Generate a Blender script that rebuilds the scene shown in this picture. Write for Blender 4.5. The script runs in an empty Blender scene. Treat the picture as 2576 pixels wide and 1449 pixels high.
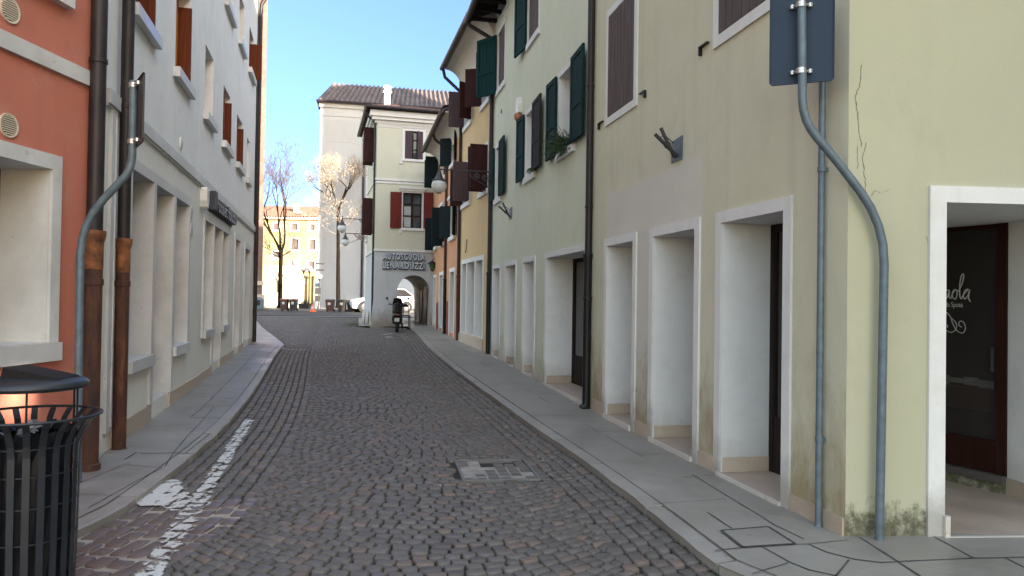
import bpy, bmesh, math, random
import numpy as np
from mathutils import Vector, Matrix
C = bpy.context.scene.collection
PI = math.pi
random.seed(7)
np.random.seed(7)

# ------------------------------------------------------------------ camera, sky, sun, exposure
sc = bpy.context.scene
cam_d = bpy.data.cameras.new('camera')
cam_d.sensor_width = 36.0
cam_d.lens = 36.0 * 1860.0 / 2576.0
cam_d.clip_start = 0.05
cam_d.clip_end = 2000
cam = bpy.data.objects.new('camera', cam_d)
C.objects.link(cam)
PITCH, ROLL = 0.0143, 0.015
_cp, _sp, _cr, _sr = math.cos(PITCH), math.sin(PITCH), math.cos(ROLL), math.sin(ROLL)
_F = Vector((0, _cp, _sp)); _U0 = Vector((0, -_sp, _cp)); _R0 = Vector((1, 0, 0))
_U = _U0 * _cr - _R0 * _sr
_R = _R0 * _cr + _U0 * _sr
_m = Matrix((_R, _U, -_F)).transposed().to_4x4()
_m.translation = Vector((0, 0, 1.6))
cam.matrix_world = _m
sc.camera = cam

SUN_AZ, SUN_EL = 135.0, 16.0       # azimuth clockwise from +Y
world = bpy.data.worlds.new('World')
sc.world = world
world.use_nodes = True
nt = world.node_tree
nt.nodes.clear()
sky = nt.nodes.new('ShaderNodeTexSky')
sky.sky_type = 'NISHITA'
sky.sun_disc = False
sky.sun_elevation = math.radians(SUN_EL)
sky.sun_rotation = math.radians(SUN_AZ)
sky.air_density = 1.0
sky.dust_density = 0.6
sky.ozone_density = 1.2
# tint: low sky ahead dimmed, zenith brightened and warmed to light the street
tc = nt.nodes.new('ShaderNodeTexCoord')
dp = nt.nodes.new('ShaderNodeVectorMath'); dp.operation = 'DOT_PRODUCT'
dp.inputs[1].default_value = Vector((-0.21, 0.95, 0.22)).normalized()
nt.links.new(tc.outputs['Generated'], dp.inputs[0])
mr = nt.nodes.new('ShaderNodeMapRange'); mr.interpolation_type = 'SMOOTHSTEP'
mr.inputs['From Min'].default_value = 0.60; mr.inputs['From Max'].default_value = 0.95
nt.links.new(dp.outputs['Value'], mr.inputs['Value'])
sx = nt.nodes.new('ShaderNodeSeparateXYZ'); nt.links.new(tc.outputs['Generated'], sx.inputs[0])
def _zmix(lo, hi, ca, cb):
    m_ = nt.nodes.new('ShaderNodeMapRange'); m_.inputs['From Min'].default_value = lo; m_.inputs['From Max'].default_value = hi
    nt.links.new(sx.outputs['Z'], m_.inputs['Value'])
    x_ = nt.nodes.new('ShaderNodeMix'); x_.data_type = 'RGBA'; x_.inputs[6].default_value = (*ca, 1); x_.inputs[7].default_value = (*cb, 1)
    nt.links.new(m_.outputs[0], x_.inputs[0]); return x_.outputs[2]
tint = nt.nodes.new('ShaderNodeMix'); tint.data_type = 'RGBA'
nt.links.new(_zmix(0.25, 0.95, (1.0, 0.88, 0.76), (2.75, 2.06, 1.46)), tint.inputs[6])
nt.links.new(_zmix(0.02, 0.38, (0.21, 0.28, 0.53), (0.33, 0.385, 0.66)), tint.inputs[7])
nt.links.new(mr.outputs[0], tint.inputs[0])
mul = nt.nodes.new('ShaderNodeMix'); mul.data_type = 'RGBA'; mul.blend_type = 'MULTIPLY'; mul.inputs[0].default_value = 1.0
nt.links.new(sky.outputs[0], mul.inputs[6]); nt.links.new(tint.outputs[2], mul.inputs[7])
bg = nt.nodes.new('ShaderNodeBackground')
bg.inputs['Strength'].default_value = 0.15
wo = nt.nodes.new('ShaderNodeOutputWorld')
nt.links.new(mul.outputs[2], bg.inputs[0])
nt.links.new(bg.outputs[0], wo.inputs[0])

sun_d = bpy.data.lights.new('sun', 'SUN')
sun_d.energy = 5.0
sun_d.angle = math.radians(0.5)
sun_d.color = (1.0, 0.87, 0.70)
sun = bpy.data.objects.new('sun', sun_d)
C.objects.link(sun)
_az, _el = math.radians(SUN_AZ), math.radians(SUN_EL)
_sd = Vector((math.sin(_az) * math.cos(_el), math.cos(_az) * math.cos(_el), math.sin(_el)))
sun.rotation_euler = _sd.to_track_quat('Z', 'Y').to_euler()
sun.location = (20, -20, 30)

sc.view_settings.view_transform = 'Standard'
sc.view_settings.look = 'None'
sc.view_settings.exposure = 2.30
sc.view_settings.gamma = 1.0
sc.cycles.max_bounces = 8
sc.cycles.diffuse_bounces = 5

# ------------------------------------------------------------------ mesh helper
class MB:
    def __init__(s):
        s.v = []; s.f = []; s.mi = []
    def face(s, pts, mi=0):
        b = len(s.v); s.v.extend([tuple(p) for p in pts]); s.f.append(list(range(b, b + len(pts)))); s.mi.append(mi)
    def box(s, x0, x1, y0, y1, z0, z1, mi=0, bev=0.0):
        x0, x1 = min(x0, x1), max(x0, x1); y0, y1 = min(y0, y1), max(y0, y1); z0, z1 = min(z0, z1), max(z0, z1)
        if bev > 0:
            bm = bmesh.new()
            bmesh.ops.create_cube(bm, size=1.0)
            for v in bm.verts:
                v.co = Vector(((x0 + x1) / 2 + v.co.x * (x1 - x0), (y0 + y1) / 2 + v.co.y * (y1 - y0), (z0 + z1) / 2 + v.co.z * (z1 - z0)))
            bmesh.ops.bevel(bm, geom=list(bm.edges), offset=bev, segments=2, affect='EDGES', profile=0.5)
            s.addbm(bm, mi); return
        b = len(s.v)
        s.v.extend([(x0, y0, z0), (x1, y0, z0), (x1, y1, z0), (x0, y1, z0), (x0, y0, z1), (x1, y0, z1), (x1, y1, z1), (x0, y1, z1)])
        for q in ((0, 3, 2, 1), (4, 5, 6, 7), (0, 1, 5, 4), (1, 2, 6, 5), (2, 3, 7, 6), (3, 0, 4, 7)):
            s.f.append([b + i for i in q]); s.mi.append(mi)
    def addbm(s, bm, mi=0):
        b = len(s.v)
        bm.verts.index_update()
        s.v.extend([tuple(v.co) for v in bm.verts])
        for f in bm.faces:
            s.f.append([b + v.index for v in f.verts]); s.mi.append(mi)
        bm.free()
    def tube(s, path, r, n=10, mi=0, cap=True):
        P = [Vector(p) for p in path]
        rr = r if isinstance(r, (list, tuple)) else [r] * len(P)
        T = []
        for i in range(len(P)):
            a = P[max(i - 1, 0)]; c = P[min(i + 1, len(P) - 1)]
            t = c - a
            T.append(t.normalized() if t.length > 1e-9 else Vector((0, 0, 1)))
        up = Vector((0, 0, 1)) if abs(T[0].z) < 0.9 else Vector((1, 0, 0))
        N = (up - T[0] * up.dot(T[0])).normalized()
        rings = []
        for i in range(len(P)):
            N = (N - T[i] * N.dot(T[i]))
            N = N.normalized() if N.length > 1e-6 else T[i].orthogonal().normalized()
            B = T[i].cross(N)
            b = len(s.v)
            for k in range(n):
                a = 2 * PI * k / n
                s.v.append(tuple(P[i] + (N * math.cos(a) + B * math.sin(a)) * rr[i]))
            rings.append(b)
        for i in range(len(P) - 1):
            for k in range(n):
                k2 = (k + 1) % n
                s.f.append([rings[i] + k, rings[i] + k2, rings[i + 1] + k2, rings[i + 1] + k]); s.mi.append(mi)
        if cap:
            s.f.append([rings[0] + k for k in range(n)][::-1]); s.mi.append(mi)
            s.f.append([rings[-1] + k for k in range(n)]); s.mi.append(mi)
    def lathe(s, prof, c=(0, 0, 0), n=24, mi=0, axis='z', caps=True):
        rings = []
        for (r, h) in prof:
            b = len(s.v)
            for k in range(n):
                a = 2 * PI * k / n
                if axis == 'z': p = (c[0] + r * math.cos(a), c[1] + r * math.sin(a), c[2] + h)
                elif axis == 'y': p = (c[0] + r * math.cos(a), c[1] + h, c[2] - r * math.sin(a))
                else: p = (c[0] + h, c[1] + r * math.cos(a), c[2] + r * math.sin(a))
                s.v.append(p)
            rings.append(b)
        for i in range(len(prof) - 1):
            for k in range(n):
                k2 = (k + 1) % n
                s.f.append([rings[i] + k, rings[i] + k2, rings[i + 1] + k2, rings[i + 1] + k]); s.mi.append(mi)
        if caps:
            if prof[0][0] > 1e-4: s.f.append([rings[0] + k for k in range(n)][::-1]); s.mi.append(mi)
            if prof[-1][0] > 1e-4: s.f.append([rings[-1] + k for k in range(n)]); s.mi.append(mi)
    def prism(s, poly, y0, y1, mi=0):
        """polygon in (x, z), extruded along y"""
        b = len(s.v); n = len(poly)
        s.v.extend([(p[0], y0, p[1]) for p in poly]); s.v.extend([(p[0], y1, p[1]) for p in poly])
        s.f.append([b + i for i in range(n)]); s.mi.append(mi)
        s.f.append([b + n + i for i in range(n)][::-1]); s.mi.append(mi)
        for i in range(n):
            j = (i + 1) % n
            s.f.append([b + i, b + n + i, b + n + j, b + j]); s.mi.append(mi)
    def extrude_x(s, poly, x0, x1, mi=0):
        """profile polygon in (y, z) extruded along x"""
        b = len(s.v); n = len(poly)
        s.v.extend([(x0, p[0], p[1]) for p in poly]); s.v.extend([(x1, p[0], p[1]) for p in poly])
        s.f.append([b + i for i in range(n)]); s.mi.append(mi)
        s.f.append([b + n + i for i in range(n)][::-1]); s.mi.append(mi)
        for i in range(n):
            j = (i + 1) % n
            s.f.append([b + i, b + n + i, b + n + j, b + j]); s.mi.append(mi)
    def build(s, name, mats, parent=None, smooth=False, loc=(0, 0, 0), rot=(0, 0, 0), fix=True):
        me = bpy.data.meshes.new(name)
        me.from_pydata(s.v, [], s.f)
        if not isinstance(mats, (list, tuple)): mats = [mats]
        for m in mats: me.materials.append(m)
        me.polygons.foreach_set('material_index', s.mi)
        if fix:
            bm = bmesh.new(); bm.from_mesh(me)
            bmesh.ops.recalc_face_normals(bm, faces=bm.faces); bm.to_mesh(me); bm.free()
        if smooth:
            for p in me.polygons: p.use_smooth = True
            try: me.set_sharp_from_angle(angle=math.radians(40))
            except Exception: pass
        me.update()
        o = bpy.data.objects.new(name, me)
        C.objects.link(o)
        o.location = loc; o.rotation_euler = rot
        if parent: o.parent = parent
        return o

def thing(name, label, cat, loc=(0, 0, 0), rotz=0.0, group=None):
    o = bpy.data.objects.new(name, None)
    o.empty_display_size = 0.3
    C.objects.link(o)
    o.location = loc; o.rotation_euler = (0, 0, rotz)
    o['label'] = label; o['category'] = cat
    if group: o['group'] = group
    return o
def tag(o, label, cat, group=None):
    o['label'] = label; o['category'] = cat
    if group: o['group'] = group
    return o
def struct(o, kind='structure'):
    o['kind'] = kind
    return o

# ------------------------------------------------------------------ materials
def newmat(name):
    m = bpy.data.materials.new(name); m.use_nodes = True
    n = m.node_tree.nodes; l = m.node_tree.links
    return m, n, l, n['Principled BSDF']
class NG:
    """tiny node-graph helper"""
    def __init__(s, n, l): s.n = n; s.l = l
    def val(s, x, sock):
        if hasattr(x, 'is_linked'): s.l.new(x, sock)
        else: sock.default_value = x
    def math(s, op, a, b=None, c=None, clamp=False):
        m = s.n.new('ShaderNodeMath'); m.operation = op; m.use_clamp = clamp
        s.val(a, m.inputs[0])
        if b is not None: s.val(b, m.inputs[1])
        if c is not None: s.val(c, m.inputs[2])
        return m.outputs[0]
    def noise(s, vec, scale, detail=3.0, rough=0.55, dist=0.0):
        m = s.n.new('ShaderNodeTexNoise'); m.inputs['Scale'].default_value = scale
        m.inputs['Detail'].default_value = detail; m.inputs['Roughness'].default_value = rough
        m.inputs['Distortion'].default_value = dist
        if vec is not None: s.l.new(vec, m.inputs['Vector'])
        return m.outputs['Fac']
    def mapping(s, vec, scale=(1, 1, 1), loc=(0, 0, 0)):
        m = s.n.new('ShaderNodeMapping'); m.inputs['Scale'].default_value = scale; m.inputs['Location'].default_value = loc
        s.l.new(vec, m.inputs['Vector']); return m.outputs[0]
    def ramp(s, fac, a, b, lo=0.0, hi=1.0):
        m = s.n.new('ShaderNodeMapRange'); m.inputs['From Min'].default_value = a; m.inputs['From Max'].default_value = b
        m.inputs['To Min'].default_value = lo; m.inputs['To Max'].default_value = hi; m.clamp = True
        s.l.new(fac, m.inputs['Value']); return m.outputs[0]
    def mix(s, fac, a, b, mode='MIX'):
        m = s.n.new('ShaderNodeMix'); m.data_type = 'RGBA'; m.blend_type = mode
        s.val(fac, m.inputs['Factor'])
        for x, k in ((a, 'A'), (b, 'B')):
            sock = [i for i in m.inputs if i.name == k and i.type == 'RGBA'][0]
            if isinstance(x, (tuple, list)): sock.default_value = (x[0], x[1], x[2], 1)
            else: s.l.new(x, sock)
        return [o for o in m.outputs if o.type == 'RGBA'][0]
    def colramp(s, fac, stops, interp='LINEAR'):
        m = s.n.new('ShaderNodeValToRGB'); m.color_ramp.interpolation = interp
        e = m.color_ramp.elements
        while len(e) < len(stops): e.new(0.5)
        for i, (p, c) in enumerate(stops):
            e[i].position = p; e[i].color = (c[0], c[1], c[2], 1)
        s.l.new(fac, m.inputs['Fac']); return m.outputs['Color']
    def coord(s, which='Object'):
        m = s.n.new('ShaderNodeTexCoord'); return m.outputs[which]
    def sep(s, vec):
        m = s.n.new('ShaderNodeSeparateXYZ'); s.l.new(vec, m.inputs[0]); return m.outputs
    def bump(s, h, strength=0.3, dist=0.01):
        m = s.n.new('ShaderNodeBump'); m.inputs['Strength'].default_value = strength; m.inputs['Distance'].default_value = dist
        s.l.new(h, m.inputs['Height']); return m.outputs['Normal']

def dark(c, k): return (c[0] * k, c[1] * k, c[2] * k)

def plaster(name, base, alt=None, stain=None, stain_h=0.35, stain_amt=0.8, streak=0.12, patch=None, moss=False, z0=0.05, slope=0.0, rough=0.92, grain=1.0, chips=False):
    m, n, l, p = newmat(name); g = NG(n, l)
    co = g.coord(); xyz = g.sep(co)
    alt = alt or dark(base, 0.9)
    col = g.mix(g.ramp(g.noise(co, 0.55, 4, 0.6), 0.32, 0.68), base, alt)
    # blotches of repainting and weathering
    bl = g.ramp(g.noise(g.mapping(co, (1, 1, 0.6), (3, 1, 7)), 1.7, 5, 0.62, 0.6), 0.56, 0.74)
    col = g.mix(g.math('MULTIPLY', bl, 0.55), col, dark(base, 0.80))
    col = g.mix(g.math('MULTIPLY', g.ramp(g.noise(g.mapping(co, (1, 1, 1), (8, 3, 2)), 4.5, 6, 0.7), 0.5, 0.72), 0.35), col, g.mix(0.5, dark(base, 0.86), (0.5, 0.46, 0.38)))
    # vertical rain streaks
    st = g.ramp(g.noise(g.mapping(co, (5, 5, 0.22)), 1.0, 5, 0.65), 0.52, 0.78)
    col = g.mix(g.math('MULTIPLY', st, streak * 2.2), col, dark(base, 0.68))
    if patch:
        (a, b, c, d, pc) = patch
        wob = g.math('MULTIPLY', g.math('SUBTRACT', g.noise(co, 2.5, 3), 0.5), 0.10)
        xx = g.math('ADD', xyz[0], wob); zz = g.math('ADD', xyz[2], wob)
        k = g.math('MULTIPLY', g.ramp(xx, a, a + 0.03), g.ramp(xx, b, b - 0.03))
        k = g.math('MULTIPLY', k, g.ramp(zz, d, d - 0.06))
        k = g.math('MULTIPLY', k, 0.92)
        pcol = g.mix(g.ramp(g.noise(co, 1.3, 4), 0.3, 0.7), pc, dark(pc, 0.9))
        col = g.mix(k, col, pcol)
    if stain:
        zr = g.math('SUBTRACT', xyz[2], g.math('MULTIPLY', g.math('ABSOLUTE', xyz[0]), slope))
        nz = g.noise(g.mapping(co, (1.6, 1.6, 1.0)), 2.2, 6, 0.7, 0.4)
        hh = g.math('ADD', zr, g.math('MULTIPLY', g.math('SUBTRACT', nz, 0.5), -stain_h * 2.2))
        k = g.ramp(hh, z0 + stain_h, z0)
        col = g.mix(g.math('MULTIPLY', k, stain_amt), col, g.mix(g.noise(co, 7, 5, 0.7), dark(stain, 0.7), dark(stain, 1.25)))
    if moss:
        nz = g.noise(g.mapping(co, (2.2, 2.2, 1.6), (5, 2, 1)), 3.0, 8, 0.72, 0.3)
        hh = g.math('ADD', xyz[2], g.math('MULTIPLY', g.math('SUBTRACT', nz, 0.5), -0.62))
        k = g.ramp(hh, 0.27, 0.17)
        mc = g.colramp(g.noise(co, 14, 6, 0.75), [(0.3, (0.035, 0.035, 0.028)), (0.5, (0.12, 0.115, 0.07)), (0.62, (0.26, 0.25, 0.20)), (0.75, (0.36, 0.35, 0.31))])
        col = g.mix(g.math('MULTIPLY', k, 0.95), col, mc)
    col = g.mix(g.math('MULTIPLY', g.ramp(g.noise(co, 60, 2), 0.35, 0.75), 0.10), col, dark(base, 0.7))
    if chips: col = g.mix(g.math('MULTIPLY', g.ramp(g.noise(g.mapping(co, (1, 1, .6), (2, 9, 4)), 9, 7, 0.75), 0.665, 0.70), 0.65), col, (0.24, 0.21, 0.18))
    l.new(col, p.inputs['Base Color'])
    p.inputs['Roughness'].default_value = rough
    p.inputs['Specular IOR Level'].default_value = 0.25
    hgt = g.math('ADD', g.math('MULTIPLY', g.noise(co, 90, 3), 0.35), g.noise(co, 3.5, 5))
    l.new(g.bump(hgt, 0.35 * grain, 0.012), p.inputs['Normal'])
    return m

def simple(name, base, rough=0.6, metal=0.0, var=0.12, scale=8.0, bump=0.0, spec=0.5, alt=None, bscale=40):
    m, n, l, p = newmat(name); g = NG(n, l)
    co = g.coord()
    f = g.ramp(g.noise(co, scale, 4, 0.6), 0.3, 0.7)
    col = g.mix(f, dark(base, 1 - var), alt if alt else dark(base, 1 + var))
    l.new(col, p.inputs['Base Color'])
    rr = g.ramp(g.noise(co, scale * 2, 3), 0.2, 0.8, max(0, rough - 0.08), min(1, rough + 0.08))
    l.new(rr, p.inputs['Roughness'])
    p.inputs['Metallic'].default_value = metal
    p.inputs['Specular IOR Level'].default_value = spec
    if bump > 0: l.new(g.bump(g.noise(co, bscale, 3), bump, 0.004), p.inputs['Normal'])
    return m

def wood(name, base, rough=0.6, grooves=0.0):
    m, n, l, p = newmat(name); g = NG(n, l)
    co = g.coord()
    f = g.noise(g.mapping(co, (14, 14, 0.8)), 2.0, 5, 0.65)
    col = g.mix(g.ramp(f, 0.3, 0.7), dark(base, 0.72), dark(base, 1.22))
    dirt = g.ramp(g.noise(co, 3.0, 4), 0.5, 0.8)
    col = g.mix(g.math('MULTIPLY', dirt, 0.25), col, dark(base, 0.55))
    l.new(col, p.inputs['Base Color']); p.inputs['Roughness'].default_value = rough
    p.inputs['Specular IOR Level'].default_value = 0.06
    l.new(g.bump(f, 0.15, 0.004), p.inputs['Normal'])
    return m

def stone_cobble():
    m, n, l, p = newmat('porphyry_setts'); g = NG(n, l)
    geo = n.new('ShaderNodeNewGeometry')
    co = g.coord()
    rnd = geo.outputs['Random Per Island']
    col = g.colramp(rnd, [(0.0, (0.092, 0.079, 0.071)), (0.22, (0.134, 0.116, 0.103)), (0.45, (0.112, 0.098, 0.088)), (0.62, (0.158, 0.137, 0.121)),
                          (0.78, (0.122, 0.108, 0.097)), (0.90, (0.165, 0.122, 0.098)), (0.965, (0.190, 0.127, 0.098)), (1.0, (0.185, 0.165, 0.147))])
    wear = g.ramp(g.noise(co, 0.45, 4, 0.6), 0.35, 0.7)
    col = g.mix(g.math('MULTIPLY', wear, 0.30), col, (0.145, 0.130, 0.118))
    grain = g.noise(co, 70, 4, 0.7)
    col = g.mix(g.ramp(grain, 0.3, 0.75), g.mix(0.35, col, (0.03, 0.03, 0.03)), col)
    l.new(col, p.inputs['Base Color'])
    l.new(g.ramp(g.noise(co, 9, 3), 0.3, 0.7, 0.48, 0.72), p.inputs['Roughness'])
    p.inputs['Specular IOR Level'].default_value = 0.45
    l.new(g.bump(g.math('ADD', g.math('MULTIPLY', g.noise(co, 25, 4), 1.0), g.math('MULTIPLY', grain, 0.5)), 0.5, 0.006), p.inputs['Normal'])
    return m

def slab_mat(name, base, joint=False):
    m, n, l, p = newmat(name); g = NG(n, l)
    co = g.coord()
    geo = n.new('ShaderNodeNewGeometry')
    a = g.noise(co, 0.9, 5, 0.65); b = g.noise(co, 5.0, 5, 0.7); c = g.noise(co, 120, 2)
    col = g.mix(g.ramp(a, 0.32, 0.66), dark(base, 0.72), dark(base, 1.12))
    col = g.mix(g.math('MULTIPLY', g.ramp(b, 0.5, 0.75), 0.35), col, dark(base, 0.62))
    col = g.mix(g.math('MULTIPLY', g.ramp(g.noise(g.mapping(co, (1, 1, 1), (9, 4, 0)), 2.2, 6, 0.7), 0.60, 0.72), 0.5), col, dark(base, 1.35))
    col = g.mix(g.math('MULTIPLY', g.ramp(c, 0.4, 0.7), 0.18), col, dark(base, 0.6))
    col = g.mix(g.math('MULTIPLY', g.ramp(g.noise(g.mapping(co, (1, 1, 1), (1, 7, 3)), 16, 3, 0.5), 0.70, 0.73), 0.55), col, dark(base, 0.4))
    rv = g.math('MULTIPLY', geo.outputs['Random Per Island'], 0.28)
    col = g.mix(rv, col, dark(base, 0.70))
    l.new(col, p.inputs['Base Color'])
    l.new(g.ramp(a, 0.35, 0.65, 0.32, 0.7), p.inputs['Roughness'])
    l.new(g.bump(g.math('ADD', g.math('MULTIPLY', c, 0.25), b), 0.25, 0.006), p.inputs['Normal'])
    return m

def glass_dark(name, base=(0.012, 0.012, 0.013), rough=0.06):
    m, n, l, p = newmat(name); g = NG(n, l); co = g.coord()
    l.new(g.mix(g.noise(co, 1.2, 3), dark(base, 0.6), dark(base, 1.8)), p.inputs['Base Color'])
    p.inputs['Roughness'].default_value = rough; p.inputs['Specular IOR Level'].default_value = 0.5
    l.new(g.bump(g.noise(co, 1.5, 2), 0.03, 0.02), p.inputs['Normal'])
    return m

def paint_worn(name):
    m, n, l, p = newmat(name); g = NG(n, l); co = g.coord()
    at = n.new('ShaderNodeAttribute'); at.attribute_name = 'cover'
    nz = g.noise(co, 11, 6, 0.75, 0.5)
    k = g.ramp(g.math('ADD', g.math('SUBTRACT', at.outputs['Fac'], 0.5), g.math('MULTIPLY', g.math('SUBTRACT', nz, 0.5), 1.7)), -0.02, 0.06)
    l.new(g.mix(g.noise(co, 30, 4), (0.48, 0.47, 0.45), (0.68, 0.67, 0.65)), p.inputs['Base Color'])
    p.inputs['Roughness'].default_value = 0.7
    l.new(k, p.inputs['Alpha'])
    return m

def rust_pipe(name):
    m, n, l, p = newmat(name); g = NG(n, l); co = g.coord()
    a = g.noise(g.mapping(co, (6, 6, 1.1)), 2.2, 6, 0.7)
    col = g.colramp(a, [(0.28, (0.012, 0.008, 0.008)), (0.42, (0.045, 0.018, 0.012)), (0.56, (0.085, 0.030, 0.015)), (0.72, (0.20, 0.07, 0.022))])
    l.new(col, p.inputs['Base Color']); p.inputs['Roughness'].default_value = 0.75
    l.new(g.bump(a, 0.4, 0.006), p.inputs['Normal'])
    return m

M = {}
M['r1'] = plaster('cream_plaster', (0.65, 0.62, 0.48), (0.58, 0.55, 0.40), stain=(0.27, 0.20, 0.10), stain_h=1.0, stain_amt=0.8, streak=0.20,
                  patch=(2.13, 4.92, 0, 3.03, (0.67, 0.63, 0.57)), slope=0.017)
M['pw'] = plaster('yellow_green_plaster', (0.475, 0.46, 0.33), (0.43, 0.415, 0.295), streak=0.05, moss=True)
M['green'] = plaster('pale_green_plaster', (0.65, 0.66, 0.52), (0.60, 0.615, 0.48), stain=(0.27, 0.26, 0.13), stain_h=0.7, stain_amt=0.45, streak=0.13, z0=0.3)
M['ochre'] = plaster('ochre_plaster', (0.64, 0.46, 0.25), (0.56, 0.40, 0.22), streak=0.22)
M['orange'] = plaster('orange_plaster', (0.60, 0.30, 0.165), (0.51, 0.245, 0.135), stain=(0.25, 0.06, 0.04), stain_h=0.5, stain_amt=0.5, streak=0.25, z0=0.5)
M['terra'] = plaster('terracotta_plaster', (0.52, 0.185, 0.130), (0.46, 0.16, 0.112), streak=0.14)
M['l1'] = plaster('white_plaster', (0.77, 0.77, 0.75), (0.71, 0.715, 0.70), stain=(0.33, 0.31, 0.26), stain_h=0.5, stain_amt=0.35, streak=0.16, z0=0.2)
M['l1base'] = plaster('cream_base_plaster', (0.73, 0.72, 0.66), (0.68, 0.67, 0.615), streak=0.08)
M['trim'] = plaster('white_trim', (0.75, 0.735, 0.715), (0.69, 0.675, 0.66), stain=(0.28, 0.26, 0.22), stain_h=0.35, stain_amt=0.7, streak=0.20, z0=0.12, slope=0.014, chips=True)
M['reveal'] = plaster('white_reveal', (0.77, 0.76, 0.75), (0.72, 0.71, 0.70), stain=(0.40, 0.37, 0.33), stain_h=0.22, stain_amt=0.4, streak=0.05, z0=0.18, slope=0.014, grain=0.6)
M['limestone'] = slab_mat('limestone', (0.63, 0.635, 0.63))
M['pinkstone'] = slab_mat('pink_stone', (0.52, 0.42, 0.33))
M['marble'] = slab_mat('rosy_marble_floor', (0.46, 0.36, 0.29))
M['thresh'] = slab_mat('pale_threshold', (0.66, 0.60, 0.54))
M['ch'] = plaster('pale_cream_plaster', (0.60, 0.585, 0.46), (0.56, 0.55, 0.44), streak=0.12)
M['chg'] = plaster('grey_lower_plaster', (0.52, 0.54, 0.55), (0.47, 0.49, 0.50), stain=(0.30, 0.25, 0.20), stain_h=0.6, stain_amt=0.9, streak=0.22, z0=0.55)
M['gb'] = plaster('pale_grey_render', (0.44, 0.475, 0.51), (0.40, 0.435, 0.47), streak=0.14)
M['gbp'] = plaster('grey_panel_render', (0.41, 0.44, 0.475), (0.375, 0.405, 0.44), streak=0.14)
M['pal'] = plaster('yellow_palazzo', (0.36, 0.28, 0.14), (0.31, 0.24, 0.12), streak=0.1)
M['gate'] = plaster('white_stone_gate', (0.78, 0.73, 0.62), (0.72, 0.67, 0.57), streak=0.1)
M['brick'] = plaster('pink_brick', (0.175, 0.120, 0.105), (0.135, 0.092, 0.08), streak=0.25)
M['brickd'] = plaster('dark_brick', (0.10, 0.04, 0.03), streak=0.3)
M['plain'] = plaster('plain_render', (0.5, 0.47, 0.42))
M['dred'] = plaster('dark_red_dado', (0.24, 0.055, 0.035), streak=0.2)
M['gshut'] = wood('dark_green_paint', (0.007, 0.034, 0.035), 0.75)
M['gshut2'] = wood('grey_green_paint', (0.024, 0.027, 0.025), 0.7)
M['bshut'] = wood('weathered_brown_boards', (0.115, 0.092, 0.088), 0.7)
M['dkwood'] = wood('dark_frame_wood', (0.03, 0.022, 0.02), 0.6)
M['pshut'] = wood('purple_brown_paint', (0.085, 0.058, 0.064), 0.6)
M['pshutd'] = wood('dark_wine_paint', (0.045, 0.018, 0.018), 0.6)
M['rshut'] = wood('oxblood_paint', (0.14, 0.028, 0.022), 0.6)
M['bkshut'] = wood('black_green_paint', (0.012, 0.020, 0.024), 0.5)
M['oshut'] = wood('reddish_brown_shutter', (0.125, 0.034, 0.015), 0.55)
M['owood'] = wood('amber_wood', (0.52, 0.20, 0.035), 0.45)
M['doorwood'] = wood('dark_brown_door', (0.030, 0.012, 0.008), 0.45)
M['glass'] = glass_dark('dark_glass', (0.016, 0.014, 0.013), 0.12)
M['pane'] = glass_dark('window_pane', (0.05, 0.06, 0.065), 0.05)
M['curtain'] = simple('pale_curtain', (0.42, 0.46, 0.44), 0.8)
M['pipe'] = simple('dark_brown_downpipe', (0.022, 0.016, 0.017), 0.5, 0.0, 0.35, 5, spec=0.35)
M['gutter'] = simple('brown_gutter', (0.040, 0.032, 0.030), 0.5, 0.2, 0.25, 4)
M['rust'] = rust_pipe('rusty_cast_iron')
M['rustc'] = simple('orange_rust', (0.16, 0.055, 0.020), 0.75, 0, 0.7, 9, bump=.3, alt=(0.34, 0.13, 0.045))
M['black'] = simple('black_iron', (0.012, 0.012, 0.014), 0.45, 0.3, 0.3, 12)
M['galv'] = simple('galvanised_steel', (0.115, 0.155, 0.185), 0.5, 0.2, 0.22, 14, spec=0.4)
M['galvl'] = simple('bright_clamp', (0.55, 0.54, 0.52), 0.35, 0.8, 0.1, 14)
M['plate'] = simple('blue_grey_sign_back', (0.028, 0.044, 0.072), 0.6, 0.0, 0.10, 3, spec=0.2)
M['platel'] = simple('dark_sign_back', (0.030, 0.030, 0.042), 0.5, 0.1, 0.1, 3)
M['binpaint'] = simple('charcoal_paint', (0.020, 0.024, 0.032), 0.42, 0.1, 0.15, 9, bump=0.1)
M['bag'] = simple('black_bag', (0.008, 0.009, 0.013), 0.45, 0, 0.3, 6, bump=0.4, bscale=18, spec=0.2)
M['litter'] = simple('crumpled_paper', (0.30, 0.32, 0.36), 0.7, 0, 0.4, 20)
M['globe'] = simple('milk_glass_globe', (0.62, 0.63, 0.62), 0.25, 0, 0.03, 3)
M['ironw'] = simple('grey_wrought_iron', (0.060, 0.056, 0.060), 0.5, 0.4, 0.2, 12)
M['tile'] = simple('old_roof_tiles', (0.085, 0.062, 0.062), 0.85, 0, 0.35, 1.8, alt=(0.15, 0.125, 0.125))
M['tiler'] = simple('orange_roof_tiles', (0.24, 0.10, 0.06), 0.85, 0, 0.3, 3.0, alt=(0.20, 0.11, 0.085))
M['soffw'] = wood('dark_eave_wood', (0.022, 0.015, 0.014), 0.7)
M['cove'] = plaster('cove_plaster', (0.60, 0.545, 0.47), (0.52, 0.47, 0.41), streak=0.1)
M['white'] = simple('white_plastic', (0.72, 0.72, 0.69), 0.4, 0, 0.04, 3)
M['redl'] = simple('terracotta_dome', (0.36, 0.14, 0.08), 0.35)
M['black2'] = simple('black_plastic', (0.009, 0.009, 0.010), 0.5, 0, 0.2, 8, spec=0.2)
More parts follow.
